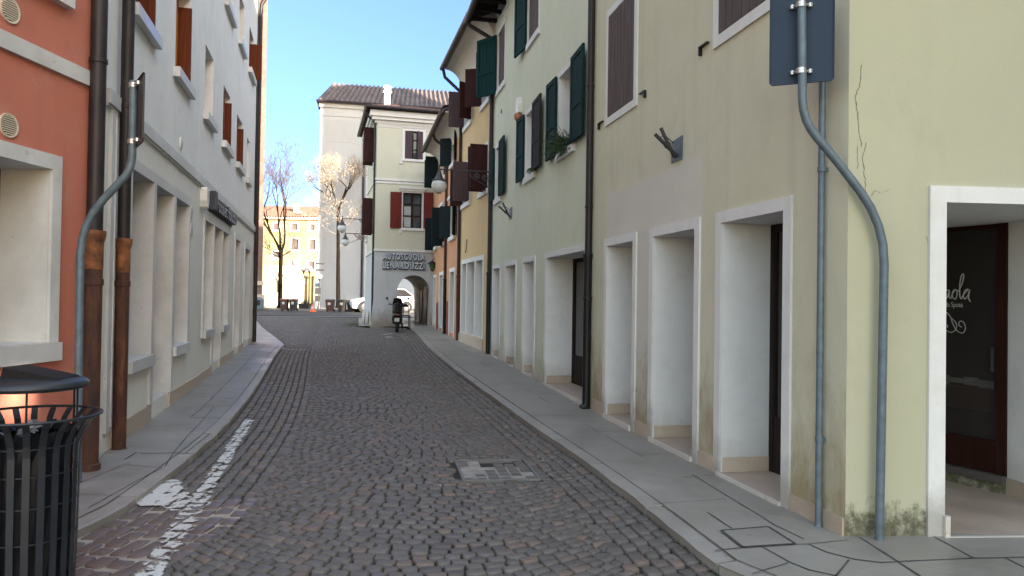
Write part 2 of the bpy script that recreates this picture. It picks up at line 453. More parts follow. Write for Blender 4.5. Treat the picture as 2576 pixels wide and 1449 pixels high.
M['rubber'] = simple('tyre_rubber', (0.012, 0.012, 0.012), 0.8)
M['carw'] = simple('white_car_paint', (0.55, 0.56, 0.57), 0.22, 0, 0.02, 2)
M['rim'] = simple('grey_rim', (0.09, 0.09, 0.10), 0.4, 0.6)
M['lens'] = simple('clear_lens', (0.45, 0.45, 0.46), 0.15, 0.3)
M['redlens'] = simple('red_lens', (0.10, 0.008, 0.008), 0.3)
M['binbrown'] = simple('brown_bin_plastic', (0.075, 0.034, 0.026), 0.55)
M['bingrey'] = simple('dark_bin_plastic', (0.030, 0.026, 0.026), 0.55)
M['lidred'] = simple('red_brown_lid', (0.30, 0.085, 0.05), 0.5)
M['sticker'] = simple('pale_sticker', (0.55, 0.52, 0.50), 0.6)
M['cone'] = simple('orange_plastic', (0.75, 0.15, 0.05), 0.5)
M['letterside'] = simple('dark_letter_side', (0.022, 0.028, 0.045), 0.5)
M['letterface'] = simple('grey_letter_face', (0.34, 0.35, 0.37), 0.5)
M['lettershade'] = simple('dark_letter_shade', (0.035, 0.050, 0.075), 0.6, 0.0, spec=0.2)
M['lettergrey'] = simple('steel_grey_letter', (0.56, 0.61, 0.67), 0.6, 0.0, spec=0.2)
M['vinyl'] = simple('pale_vinyl', (0.42, 0.42, 0.41), 0.6)
M['bark'] = simple('tree_bark', (0.014, 0.010, 0.007), 0.95, 0, 0.4, 4, bump=0.6, spec=0.05)
M['twig'] = simple('tan_twigs', (0.085, 0.066, 0.05), 0.9, 0, 0.3, 3)
M['leafdry'] = simple('dry_leaves', (0.58, 0.46, 0.34), 0.85, 0, 0.3, 2)
M['twigpale'] = simple('pale_twigs', (0.24, 0.21, 0.18), 0.9, spec=.1)
M['leafgreen'] = simple('rosemary_green', (0.035, 0.062, 0.030), 0.8, 0, 0.5, 9)
M['grass'] = simple('weed_green', (0.055, 0.085, 0.022), 0.85, 0, 0.5, 9)
M['asphalt'] = simple('asphalt', (0.062, 0.058, 0.056), 0.9, 0, 0.2, 2, bump=0.4)
M['bed'] = simple('dark_joint_bed', (0.026, 0.024, 0.021), 0.95, 0, 0.4, 5, bump=0.5, alt=(0.040, 0.040, 0.028))
M['mortar'] = simple('pale_mortar', (0.34, 0.30, 0.26), 0.95, 0, 0.25, 5)
M['earth'] = simple('bare_ground', (0.10, 0.09, 0.08), 0.95)
M['cobble'] = stone_cobble()
M['redsett'] = slab_mat('red_brown_setts', (0.150, 0.112, 0.102))
M['slab'] = slab_mat('grey_pavement', (0.278, 0.258, 0.228))
M['slabl'] = slab_mat('grey_left_pavement', (0.265, 0.250, 0.230))
M['kerb'] = slab_mat('pale_kerbstone', (0.31, 0.288, 0.262))
M['joint'] = simple('dark_joint', (0.055, 0.052, 0.048), 0.95, 0, 0.35, 10)
M['whiteline'] = simple('white_stone_strip', (0.46, 0.43, 0.41), 0.8)
M['crack'] = simple('crack_shadow', (0.10, 0.095, 0.07), 0.95)
M['paint'] = paint_worn('worn_white_paint')
M['lampgreen'] = simple('green_glass', (0.03, 0.11, 0.04), 0.15)
M['vent'] = simple('cream_plastic', (0.60, 0.54, 0.42), 0.5)

# ------------------------------------------------------------------ terrain profile
_GY = [-100, 9, 18.7, 29, 39, 52, 80, 300]
_GZ = [0, 0, .18, .32, .58, .80, 1.0, 1.5]
def gz(y): return float(np.interp(y, _GY, _GZ))
_ky = [4.35, 4.72, 4.97, 5.47, 5.81, 6.2, 6.8, 8.13, 9.34, 11.2, 13.7, 18.36, 22.7, 28.1]
_kx = [1.27, 1.18, 1.13, 1.04, .98, .90, .79, .51, .24, -.2, -.88, -1.83, -2.7, -3.72]
_kp = np.polyfit(_ky, _kx, 4)
KR = [(3.9, 2.35), (2.9, 2.75), (2.1, 3.2), (1.62, 3.75), (1.40, 4.12)] + [(float(np.polyval(_kp, y_)), float(y_)) for y_ in np.concatenate([np.arange(4.4, 28.2, .7), [28.1]])] + [(-4.15, 30.2)]
_lp = np.polyfit([5.3, 5.87, 6.5, 7.08, 8.66, 10.85, 13.55, 15.49, 19.9], [-2.79, -2.86, -2.94, -3.01, -3.35, -3.86, -4.5, -5.03, -6.12], 3)
KL = [(-3.9, 2.9), (-3.35, 3.35), (-3.0, 3.9), (-2.86, 4.5), (-2.80, 5.0)] + [(float(np.polyval(_lp, y_)), float(y_)) for y_ in np.concatenate([np.arange(5.4, 19.8, .7), [19.9]])]
KL2 = [(-6.20, 20.25), (-7.49, 23.4), (-9.0, 27.0), (-10.63, 31.07), (-13.0, 37.0)]
def lerp_x(P, y):
    ys = [p[1] for p in P]; xs = [p[0] for p in P]
    return float(np.interp(y, ys, xs))
def xR(y): return lerp_x(KR[4:], y)
def xL(y): return lerp_x(KL[2:] + KL2, y)
def rw(s, o=0.0):     # point on the right facade line, o = metres towards the street
    k = math.hypot(0.2057, 1); d = (-0.2057 / k, 1 / k)
    return (2.23 + d[0] * s - d[1] * o, 4.92 + d[1] * s + d[0] * o)
def right_wall_x(y):
    if y < 18.24: return 2.23 - 0.2057 * (y - 4.92)
    if y < 22.71: return -0.51 - 0.247 * (y - 18.24)
    return -1.615 - 0.2154 * (y - 22.71)
def left_wall_x(y):
    if y < 7.1: return -3.714 + 0.082 * (y - 6.5)
    return -4.05 - 0.25 * (y - 7.74)

# ------------------------------------------------------------------ ground, road, pavements
def sheet(xs, ys, dz, name, mat):
    mb = MB()
    for i in range(len(ys) - 1):
        for j in range(len(xs) - 1):
            mb.face([(xs[j], ys[i], gz(ys[i]) + dz), (xs[j + 1], ys[i], gz(ys[i]) + dz), (xs[j + 1], ys[i + 1], gz(ys[i + 1]) + dz), (xs[j], ys[i + 1], gz(ys[i + 1]) + dz)])
    return struct(mb.build(name, mat, fix=False))
sheet([-400, 400], [-60, 9, 18.7, 29, 39, 52, 80, 300, 900], -0.14, 'ground', M['earth'])
sheet([-14, 6], [-8, 9, 18.7, 29, 38.2], -0.028, 'road', M['bed'])
sheet([-60, 40], [38.2, 39, 44.6], -0.004, 'piazza_road', M['asphalt'])
sheet([-60, 40], [44.6, 52, 80, 120], 0.0, 'piazza_ground', M['slabl'])

def ribbon(mb, P, w, dz, mi=0, jit=0.0):
    L = []; Rr = []
    for i, p in enumerate(P):
        a = P[max(0, i - 1)]; b = P[min(len(P) - 1, i + 1)]
        t = Vector((b[0] - a[0], b[1] - a[1], 0)); t = t.normalized() if t.length > 1e-6 else Vector((1, 0, 0))
        nx, ny = -t.y, t.x
        ww = w / 2 * (1 + random.uniform(-jit, jit))
        L.append((p[0] + nx * ww, p[1] + ny * ww, gz(p[1]) + dz)); Rr.append((p[0] - nx * ww, p[1] - ny * ww, gz(p[1]) + dz))
    for i in range(len(P) - 1):
        mb.face([Rr[i], Rr[i + 1], L[i + 1], L[i]], mi)
def dens(P, step=0.25, jit=0.0):
    out = []
    for i in range(len(P) - 1):
        a, b = P[i], P[i + 1]; d = math.hypot(b[0] - a[0], b[1] - a[1]); n = max(1, int(d / step))
        for k in range(n):
            t = k / n; out.append((a[0] + (b[0] - a[0]) * t + random.uniform(-jit, jit), a[1] + (b[1] - a[1]) * t + random.uniform(-jit, jit)))
    out.append(P[-1]); return out
mb = MB(); ribbon(mb, dens([(-13.4, 36.75), (-7.35, 37.75)], 0.6), 0.34, 0.012)
struct(mb.build('road_edge_strip', M['whiteline'], fix=False))
# piazza kerb
mb = MB()
for x in np.arange(-30, 5, 1.0): mb.box(x + .01, x + .99, 44.6, 44.85, gz(44.6) - .1, gz(44.6) + .12)
struct(mb.build('piazza_kerb', M['kerb']))

def offset_line(P, d):
    out = []
    for i, p in enumerate(P):
        a = P[max(0, i - 1)]; b = P[min(len(P) - 1, i + 1)]
        t = Vector((b[0] - a[0], b[1] - a[1])); t.normalize()
        out.append((p[0] - t.y * d, p[1] + t.x * d))
    return out
def kerb(name, P, width, top, mat):
    P = dens(P, 0.18)
    Q = offset_line(P, width)
    P = [(p[0] + random.uniform(-.007, .007), p[1] + random.uniform(-.004, .004)) for p in P]
    mb = MB(); acc = 0; i0 = 0; L = random.uniform(.8, 1.2)
    def stone(i, j):
        lift = random.uniform(-.006, .006); sh = random.uniform(-.008, .008)
        for k in range(i, j):
            a, b, c, d = P[k], P[k + 1], Q[k + 1], Q[k]
            za, zb = gz(a[1]) + top + lift, gz(b[1]) + top + lift
            bz = 0.012
            def cut(p, q, f): return (p[0] + (q[0] - p[0]) * f, p[1] + (q[1] - p[1]) * f)
            e = 0.015 / width
            a2, b2 = cut(a, d, e), cut(b, c, e)
            f0 = 0.012 if k == i else 0; f1 = 0.012 if k == j - 1 else 0
            def s(p, q):
                dd = math.hypot(q[0] - p[0], q[1] - p[1]) or 1
                return (p[0] + (q[0] - p[0]) * f0 / dd, p[1] + (q[1] - p[1]) * f0 / dd), (q[0] + (p[0] - q[0]) * f1 / dd, q[1] + (p[1] - q[1]) * f1 / dd)
            a_, b_ = s(a, b); a2_, b2_ = s(a2, b2); d_, c_ = s(d, c)
            mb.face([(*a2_, za), (*b2_, zb), (*c_, zb), (*d_, za)])
            mb.face([(*a_, za - bz), (*b_, zb - bz), (*b2_, zb), (*a2_, za)])
            mb.face([(*a_, za - .16), (*b_, zb - .16), (*b_, zb - bz), (*a_, za - bz)])
            if k == i: mb.face([(*a_, za - .16), (*a_, za - bz), (*a2_, za), (*d_, za), (*d_, za - .16)])
            if k == j - 1: mb.face([(*b_, zb - .16), (*c_, zb - .16), (*c_, zb), (*b2_, zb), (*b_, zb - bz)])
    for i in range(len(P) - 1):
        acc += math.hypot(P[i + 1][0] - P[i][0], P[i + 1][1] - P[i][1])
        if acc > L or i == len(P) - 2:
            stone(i0, i + 1); i0 = i + 1; acc = 0; L = random.uniform(.8, 1.3)
    return struct(mb.build(name, mat, fix=False))
KW = 0.13
kerb('kerb', KR, -KW, 0.055, M['kerb'])
kerb('kerb', KL, KW, 0.060, M['kerb'])
kerb('kerb', [(-6.12, 19.9)] + KL2, KW, 0.060, M['kerb'])

def strip_pave(name, A, B, top, mat):
    mb = MB()
    for i in range(len(A) - 1):
        a, b, c, d = A[i], A[i + 1], B[i + 1], B[i]
        mb.face([(a[0], a[1], gz(a[1]) + top), (b[0], b[1], gz(b[1]) + top), (c[0], c[1], gz(c[1]) + top), (d[0], d[1], gz(d[1]) + top)])
        mb.face([(a[0], a[1], gz(a[1]) - .12), (b[0], b[1], gz(b[1]) - .12), (b[0], b[1], gz(b[1]) + top), (a[0], a[1], gz(a[1]) + top)])
    return mb
# right pavement: kerb inner line against the house line
KRi = offset_line(dens(KR, 0.4), -KW)
A = []; B = []
for p in KRi:
    if p[1] >= 5.0: q = (right_wall_x(p[1]) + 0.03, p[1])
    else:
        t = max(0.0, min(1.0, (5.0 - p[1]) / 2.5)); q = (2.23 + 4.5 * t, 4.92 + 0.342 * t)
    A.append(p); B.append(q)
o = strip_pave('pavement', A, B, 0.058, M['slab'])
JT = 0.0615
def joint(P, w=0.010): ribbon(o, dens(P, 0.12, 0.0015), w * 0.85, JT, 1, 0.35)
wallpts = [(2.32, 4.90), (2.335, 4.45), (2.34, 4.25), (2.36, 3.6), (2.38, 3.2)]
joint(wallpts, 0.016)
joint([(1.92, 4.75), (1.97, 4.60), (2.09, 4.48), (2.22, 4.43), (2.34, 4.45), (2.64, 4.50), (2.84, 4.53), (3.17, 4.56), (4.2, 4.63)], 0.014)
joint([(2.83, 4.94), (2.84, 4.53)], 0.014); joint([(3.04, 4.55), (3.05, 4.39), (3.06, 3.3)], 0.012); joint([(3.72, 4.98), (3.74, 4.6)], .012)
joint([(2.05, 4.47), (1.89, 4.25), (1.7, 4.0)], 0.014)
joint([(1.28, 4.60), (1.47, 4.66), (1.83, 4.74), (1.92, 4.75), (2.21, 4.84)], 0.012)
joint([(1.60, 4.68), (1.64, 4.54), (1.67, 4.42), (1.74, 4.29), (1.85, 4.21), (2.0, 4.05)], 0.013)
joint([(1.39, 4.22), (1.66, 4.40)], 0.013)
joint([(1.63, 6.6), (1.73, 5.90), (1.82, 5.34), (1.84, 5.15)], 0.011); joint([(1.45, 5.43), (1.52, 5.05)], 0.012); joint([(1.84, 5.15), (1.93, 4.85)], .014)
joint([(1.10, 5.63), (1.38, 5.71), (1.70, 5.80)], 0.006)
yy = 6.4
while yy < 29:
    xa = xR(yy) + KW + .01; xb = right_wall_x(yy) - .02; xm = xa + (xb - xa) * 0.55; st = random.uniform(.75, 1.25)
    if random.random() < .5: joint([(xa, yy), (xm, yy + .05)], random.uniform(.005, .012))
    else: joint([(xm, yy + .1), (xb, yy + .2)], random.uniform(.005, .012))
    if random.random() < .6:
        y2 = yy + st * random.uniform(.5, .95)
        xa2 = xR(y2) + KW; xb2 = right_wall_x(y2)
        joint([(xm, yy), (xa2 + (xb2 - xa2) * .55, y2)], random.uniform(.004, .010))
    yy += st
joint(dens([(p[0] + .004, p[1]) for p in KRi if 3.9 < p[1] < 29], .4), 0.012)
struct(o.build('pavement', [M['slab'], M['joint']], fix=False))
# left pavement
KLi = offset_line(dens(KL, 0.4), KW)
A = []; B = []
for p in KLi: A.append(p); B.append((left_wall_x(p[1]) - 0.05 if p[1] > 3.0 else -4.2, p[1]))
o = strip_pave('pavement', A, B, 0.060, M['slabl'])
JT = 0.0635
joint([(-3.55, 6.84), (-3.60, 7.17), (-3.51, 7.11), (-3.25, 7.16), (-3.02, 7.14)], 0.018)
joint([(-3.06, 6.6), (-3.24, 7.15), (-3.28, 7.29), (-3.53, 8.18), (-3.68, 8.79), (-4.0, 10.0)], 0.010)
joint([(-3.13, 7.17), (-3.31, 8.20), (-3.44, 8.91)], 0.010)
joint([(-3.44, 6.64), (-3.06, 6.54)], 0.010); joint([(-3.46, 5.0), (-3.46, 5.99), (-3.45, 6.64), (-3.44, 6.73)], 0.008)
joint([(-3.06, 6.54), (-3.05, 6.08), (-3.0, 5.3)], 0.008); joint([(-3.45, 5.7), (-3.0, 5.62)], .006)
yy = 9.2
while yy < 19.6:
    xa = xL(yy) - KW - .01; w = (xa - left_wall_x(yy)); st = random.uniform(.6, 1.0)
    joint([(xa, yy), (xa - w * .45, yy - .04)], random.uniform(.008, .016))
    joint([(xa - w * .45, yy), (xL(yy + st) - KW - w * .45, yy + st)], random.uniform(.006, .012))
    yy += st
joint([(p[0] - .004, p[1]) for p in KLi if 3.9 < p[1]], 0.010)
struct(o.build('pavement', [M['slabl'], M['joint']], fix=False))
# pavement beyond the end of the white house
P2 = offset_line(dens([(-6.12, 19.9)] + KL2, 0.5), KW)
A = P2; B = [(min(p[0] - 1.6 - 0.03 * (p[1] - 19), left_wall_x(21.2) if p[1] < 21.3 else 99), p[1] + .3) for p in P2]
o = strip_pave('pavement', A, B, 0.058, M['kerb'])
JT = 0.0615
for i in range(2, len(P2) - 1, 2): joint([A[i], B[i]], 0.02)
joint([((a[0] + b[0]) / 2, (a[1] + b[1]) / 2) for a, b in zip(A, B)], .02)
struct(o.build('pavement', [M['kerb'], M['joint']], fix=False))
# arcade pavement under the arch
mb = MB(); mb.face([(-6.2, 30.0, gz(30) + .055), (-3.2, 30.3, gz(30) + .055), (-4.8, 36.4, gz(36.4) + .055), (-7.4, 35.8, gz(36) + .055)])
mb.face([(-3.0, 28.6, gz(28.6) + .050), (-3.2, 30.32, gz(30) + .050), (-4.3, 30.2, gz(30) + .050), (-3.7, 28.6, gz(28.6) + .050)])
struct(mb.build('arcade_floor', M['slab'], fix=False))

# ------------------------------------------------------------------ cobbles
def in_man(x, y):
    dx, dy = x + .13, y - 6.94; ca, sa = math.cos(.17), math.sin(.17)
    return abs(dx * ca + dy * sa) < .40 and abs(-dx * sa + dy * ca) < .46
stones = []   # (cx, cy, ang, lx, ly, bevel_detail)
stones_red = []
SW = 0.104
# straight courses beside the kerbs
def kerb_rows(fx, side, n0, nrows, y0, y1, dest, w=SW, l=0.125):
    P = dens([(fx(y), y) for y in np.arange(y0, y1, 0.2)], 0.05)
    d = [0]
    for i in range(1, len(P)): d.append(d[-1] + math.hypot(P[i][0] - P[i - 1][0], P[i][1] - P[i - 1][1]))
    for r in range(n0, n0 + nrows):
        t = random.uniform(0, l)
        while t < d[-1]:
            ll = l * random.uniform(.82, 1.2)
            i = min(len(P) - 2, int(np.searchsorted(d, t + ll / 2)))
            a, b = P[max(0, i - 3)], P[min(len(P) - 1, i + 3)]
            an = math.atan2(b[1] - a[1], b[0] - a[0]); off = side * (w * (r + .5) + .012)
            x = P[i][0] + math.sin(an) * off; y = P[i][1] - math.cos(an) * off
            dest.append((x, y, an, ll - .012, w - .012)); t += ll
NL = 8
kerb_rows(xL, 1, 0, NL, 5.64, 20.0, stones)
kerb_rows(xR, -1, 0, 5, 4.0, 29.0, stones)
kerb_rows(xL, 1, 0, 7, 2.9, 5.72, stones_red, 0.125, 0.155)
R_ARC, HW = 1.82, 1.40
def xc(y):
    a = xL(y) + .83; b = xR(y) - .52
    return (a + b) / 2 if y < 20 else (xL(20) + .83 + xR(20) - .52) / 2 - 0.235 * (y - 20)
def region(x, y):
    if y < 2.3 or y > 36.9: return False
    if in_man(x, y): return False
    lo = xL(y) + (NL * SW - .03 if 5.72 < y < 20 else (0.84 if y <= 5.72 else 0.05))
    if y > 36.0 and y > 36.9 + (x + 12.8) * .16: return False
    hi = xR(y) - .50 if y < 29 else -6.0 - 0.26 * (y - 30.1)
    if y < 4.2: hi = 4
    if y > 28.9 and x > -6.0 - 0.26 * (y - 30.1) and y > 29.9 + (x + 5.6) * .27: return False
    if 28.9 < y <= 29.9: hi = -4.2
    return lo < x < hi
y = 0.0; k = 0
while y < 38:
    h = SW * random.uniform(.94, 1.06)
    for col in range(-3, 3):
        a = -math.asin(HW / R_ARC) + random.uniform(0, .02); am = -a
        while a < am:
            da = (SW * random.uniform(.92, 1.38)) / R_ARC
            ac = a + da / 2
            u = R_ARC * math.sin(ac); arc = R_ARC - R_ARC * math.cos(ac)
            yy_ = y + arc; xx = xc(yy_) + u + col * 2 * HW
            if region(xx, yy_):
                stones.append((xx, yy_, ac + math.atan2(0, 1), da * R_ARC - .012, h * math.cos(ac) - .012 * (0.8)))
            a += da
    y += h
def build_stones(S, name, mat, zoff=0.0):
    S = np.array(S); n = len(S)
    near = S[:, 1] < 13
    V = []; Fq = []; vb = 0
    loops = []; starts = []; tot = []
    def ringpts(S, inset, cut):
        hx = S[:, 3] / 2 - inset; hy = S[:, 4] / 2 - inset
        c = np.minimum(cut, np.minimum(hx, hy) * .6)
        px = np.stack([-hx + c, hx - c, hx, hx, hx - c, -hx + c, -hx, -hx], 1)
        py = np.stack([-hy, -hy, -hy + c, hy - c, hy, hy, hy - c, -hy + c], 1)
        return px, py
    for part, detail in ((S[near], True), (S[~near], False)):
        m = len(part)
        if m == 0: continue
        rnd = np.random.RandomState(3)
        jx = rnd.uniform(-.007, .007, (m, 8)); jy = rnd.uniform(-.007, .007, (m, 8))
        for a_, b_ in ((1, 2), (3, 4), (5, 6), (7, 0)): jx[:, a_] = jx[:, b_]; jy[:, a_] = jy[:, b_]
        part = part.copy(); part[:, 2] += rnd.uniform(-.05, .05, m)
        zt = rnd.uniform(-.006, .004, (m, 1)); tx = rnd.uniform(-.035, .035, (m, 1)); ty = rnd.uniform(-.035, .035, (m, 1))
        g0 = np.interp(part[:, 1], _GY, _GZ)[:, None] + zoff
        ca, sa = np.cos(part[:, 2])[:, None], np.sin(part[:, 2])[:, None]
        rings = []
        levels = ((0.010, 0.009, 0.0), (0.003, 0.012, -0.004), (0.0, 0.011, -0.030)) if detail else ((0.008, 0.010, 0.0), (0.0, 0.010, -0.03))
        for (ins, cut, dz) in levels:
            px, py = ringpts(part, ins, cut)
            px = px + jx; py = py + jy
            X = part[:, 0:1] + px * ca - py * sa; Y = part[:, 1:2] + px * sa + py * ca
            Z = g0 + zt + dz + px * tx + py * ty
            rings.append(np.stack([X, Y, Z], 2))
        A = np.stack(rings, 1)        # m, nr, 8, 3
        nr = A.shape[1]
        V.append(A.reshape(-1, 3))
        base = vb + np.arange(m) * nr * 8
        topf = (base[:, None] + np.arange(8)[None]).astype(np.int64)
        loops.append(topf.reshape(-1)); tot.append(np.full(m, 8))
        for r in range(nr - 1):
            for k in range(8):
                k2 = (k + 1) % 8
                q = np.stack([base + (r + 1) * 8 + k, base + (r + 1) * 8 + k2, base + r * 8 + k2, base + r * 8 + k], 1)
                loops.append(q.reshape(-1)); tot.append(np.full(m, 4))
        vb += m * nr * 8
    V = np.concatenate(V); L = np.concatenate(loops).astype(np.int32); T = np.concatenate(tot).astype(np.int32)
    st = np.concatenate([[0], np.cumsum(T)[:-1]]).astype(np.int32)
    me = bpy.data.meshes.new(name)
    me.vertices.add(len(V)); me.vertices.foreach_set('co', V.reshape(-1).astype(np.float32))
    me.loops.add(len(L)); me.loops.foreach_set('vertex_index', L)
    me.polygons.add(len(T)); me.polygons.foreach_set('loop_start', st)
    try: me.polygons.foreach_set('loop_total', T)
    except Exception: pass
    me.materials.append(mat)
    me.update(calc_edges=True); me.validate()
    ob = bpy.data.objects.new(name, me); C.objects.link(ob)
    return struct(ob)
build_stones(stones, 'cobblestone_road', M['cobble'])
build_stones(stones_red, 'red_sett_border', M['redsett'])
# pale mortar under the red setts
mb = MB()
for ya in np.arange(2.9, 5.7, .2):
    yb = ya + .2
    mb.face([(xL(ya) + .005, ya, -.012), (xL(ya) + .87, ya, -.012), (xL(yb) + .87, yb, -.012), (xL(yb) + .005, yb, -.012)])
struct(mb.build('mortar_bed', M['mortar'], fix=False))

# worn white paint: a fine sheet just above the setts with a coverage attribute
def paint_sheet():
    segs = [((-3.30, 9.35), (-2.46, 6.0), .12, .66), ((-2.46, 6.0), (-2.03, 4.2), .15, .60), ((-2.03, 4.2), (-1.7, 2.8), .15, .55)]
    blob = [((-2.90, 6.20), (-2.72, 5.72), .30, .80), ((-2.80, 6.0), (-2.42, 5.62), .34, .58)]
    xs = np.arange(-3.5, -1.5, .016); ys = np.arange(3.0, 9.5, .016)
    XX, YY = np.meshgrid(xs, ys)
    cov = np.full(XX.shape, -1.0)
    for (a, b, w, amt) in segs + blob:
        dx, dy = b[0] - a[0], b[1] - a[1]; L2 = dx * dx + dy * dy
        t = np.clip(((XX - a[0]) * dx + (YY - a[1]) * dy) / L2, 0, 1)
        d = np.hypot(XX - a[0] - t * dx, YY - a[1] - t * dy)
        c = amt * np.clip((w * .5 + .045 - d) / .06, -.3, 1) + 0.0
        cov = np.maximum(cov, c)
    keep = cov > 0.0
    # leave the open joints unpainted
    jo = np.zeros(XX.shape, bool)
    for S in (stones, stones_red):
        for (cx, cy, an, lx, ly) in S:
            if cy > 9.6 or cx > -1.4: continue
            i0 = np.searchsorted(ys, cy - .14); i1 = np.searchsorted(ys, cy + .14); j0 = np.searchsorted(xs, cx - .14); j1 = np.searchsorted(xs, cx + .14)
            if i0 >= i1 or j0 >= j1: continue
            u = (XX[i0:i1, j0:j1] - cx) * math.cos(an) + (YY[i0:i1, j0:j1] - cy) * math.sin(an)
            v = -(XX[i0:i1, j0:j1] - cx) * math.sin(an) + (YY[i0:i1, j0:j1] - cy) * math.cos(an)
            jo[i0:i1, j0:j1] |= (np.abs(u) < lx / 2 - .004) & (np.abs(v) < ly / 2 - .004)
    cov = np.where(jo, cov, cov - .22)
    idx = -np.ones(XX.shape, int); V = []; F = []; cv = []
    ok = keep[:-1, :-1] & keep[1:, :-1] & keep[:-1, 1:] & keep[1:, 1:]
    for i, j in zip(*np.nonzero(ok)):
        f = []
        for (a, b) in ((i, j), (i, j + 1), (i + 1, j + 1), (i + 1, j)):
            if idx[a, b] < 0:
                idx[a, b] = len(V); V.append((XX[a, b], YY[a, b], gz(YY[a, b]) + .0075)); cv.append(float(cov[a, b]))
            f.append(idx[a, b])
        F.append(f)
    me = bpy.data.meshes.new('road_marking'); me.from_pydata(V, [], F)
    at = me.attributes.new('cover', 'FLOAT', 'POINT'); at.data.foreach_set('value', cv)
    me.materials.append(M['paint'])
    ob = bpy.data.objects.new('road_marking', me); C.objects.link(ob)
    struct(ob)
paint_sheet()
mb = MB()     # small pale chips of old marking beside the kerb corner and the scooter
for (x, y, w, l, a) in ((-6.0, 19.3, .10, .5, .1), (-5.55, 19.1, .12, .55, 1.4), (-8.1, 27.5, .12, .5, 1.3), (-7.2, 27.6, .1, .5, 1.2), (-4.35, 26.0, .10, .7, .35), (-4.1, 24.6, .08, .5, .3), (-3.95, 24.2, .07, .4, .5)):
    ribbon(mb, [(x - math.sin(a) * l / 2, y - math.cos(a) * l / 2), (x, y + .02), (x + math.sin(a) * l / 2, y + math.cos(a) * l / 2)], w, .010, 0, .6)
struct(mb.build('road_marking', M['whiteline'], fix=False))

# steel framed cover in the road, filled with setts
t = thing('manhole_cover', 'rectangular steel-framed cover filled with broken setts and pale mortar, set into the cobbles', 'manhole cover', (-0.13, 6.94, 0.0), 0.17)
mb = MB()
w, h = .33, .39
for (x0, x1, y0, y1) in ((-w - .02, w + .02, -h - .02, -h + .004), (-w - .02, w + .02, h - .004, h + .02), (-w - .02, -w + .004, -h + .004, h - .004), (w - .004, w + .02, -h + .004, h - .004)):
    mb.box(x0, x1, y0, y1, -.05, .008)
mb.build('steel_frame', simple('worn_grey_steel', (.15, .145, .14), .6, .2), t)
mb = MB(); rr = random.Random(4)
for i in range(6):
    for j in range(6):
        if (i, j) in ((2, 5), (3, 5), (2, 4), (4, 5)): continue
        if i < 3 and j > 1 and rr.random() < .35: continue
        cx, cy = -w + .055 + i * .11, -h + .066 + j * .129
        mb.box(cx - .048, cx + .048, cy - .055, cy + .055, -.045, rr.uniform(-.008, .003), bev=.008)
mb.build('sett_infill', M['cobble'], t)
mb = MB(); mb.box(-w + .004, w - .004, -h + .004, .12, -.04, -.006); mb.box(-w + .004, -.12, .12, h - .02, -.04, -.003)
mb.build('mortar_infill', simple('grey_mortar', (0.27, 0.25, 0.23), .95, var=.3), t)
mb = MB()
for k in range(26):
    x, y = random.choice([(random.uniform(.40, .62), random.uniform(-.5, .5)), (random.uniform(-.6, .62), random.uniform(-.62, -.44)), (random.uniform(-.55, .5), random.uniform(.44, .56))])
    a = random.choice([0, PI / 2]) + random.uniform(-.3, .3); l = random.uniform(.03, .12)
    dx, dy = math.cos(a) * l, math.sin(a) * l; nx, ny = -math.sin(a) * .006, math.cos(a) * .006
    mb.face([(x - nx, y - ny, .004), (x + dx - nx, y + dy - ny, .004), (x + dx + nx, y + dy + ny, .004), (x + nx, y + ny, .004)])
mb.build('mortar_smear', M['mortar'], t, fix=False)
# cover in the right pavement
t = thing('pavement_cover', 'square stone-filled inspection cover with dark joints set in the right pavement near the corner', 'inspection cover', (1.63, 4.87, .058), 0.0)
mb = MB()
Q = [(-.20, .12), (.15, .22), (.20, -.13), (-.16, -.21)]
for i in range(4):
    a, b = Q[i], Q[(i + 1) % 4]
    d = Vector((b[0] - a[0], b[1] - a[1], 0)).normalized(); nn = Vector((-d.y, d.x, 0)) * .011
    mb.face([(a[0] - nn.x, a[1] - nn.y, .0075), (b[0] - nn.x, b[1] - nn.y, .0075), (b[0] + nn.x, b[1] + nn.y, .0075), (a[0] + nn.x, a[1] + nn.y, .0075)])
mb.build('frame_joint', M['joint'], t, fix=False)
mb = MB(); mb.face([(q[0] * .94, q[1] * .94, .0065) for q in Q][::-1]); mb.build('stone_lid', M['slab'], t, fix=False)

# ------------------------------------------------------------------ facade helpers
def root_for(name, label, O, d, flip, group=None):
    k = math.hypot(*d); d = (d[0] / k, d[1] / k)
    if flip: d = (-d[0], -d[1])
    return thing(name, label, 'building', (O[0], O[1], 0), math.atan2(d[1], d[0]), group)
def skin(mb, x0, x1, z0, z1, holes, mi=0, mr=1):
    """wall face at y=0 with rectangular holes (xa, xb, za, zb, depth), reveals included"""
    xs = sorted(set([x0, x1] + [v for h in holes for v in h[:2]])); zs = sorted(set([z0, z1] + [v for h in holes for v in h[2:4]]))
    for i in range(len(xs) - 1):
        for j in range(len(zs) - 1):
            cx, cz = (xs[i] + xs[i + 1]) / 2, (zs[j] + zs[j + 1]) / 2
            if any(h[0] < cx < h[1] and h[2] < cz < h[3] for h in holes): continue
            mb.face([(xs[i + 1], 0, zs[j]), (xs[i], 0, zs[j]), (xs[i], 0, zs[j + 1]), (xs[i + 1], 0, zs[j + 1])], mi)
    for (a, b, c, d, dp) in [h[:5] for h in holes]:
        mb.face([(a, 0, c), (a, -dp, c), (a, -dp, d), (a, 0, d)], mr); mb.face([(b, 0, d), (b, -dp, d), (b, -dp, c), (b, 0, c)], mr)
        mb.face([(a, 0, d), (a, -dp, d), (b, -dp, d), (b, 0, d)], mr); mb.face([(a, 0, c), (b, 0, c), (b, -dp, c), (a, -dp, c)], mr)
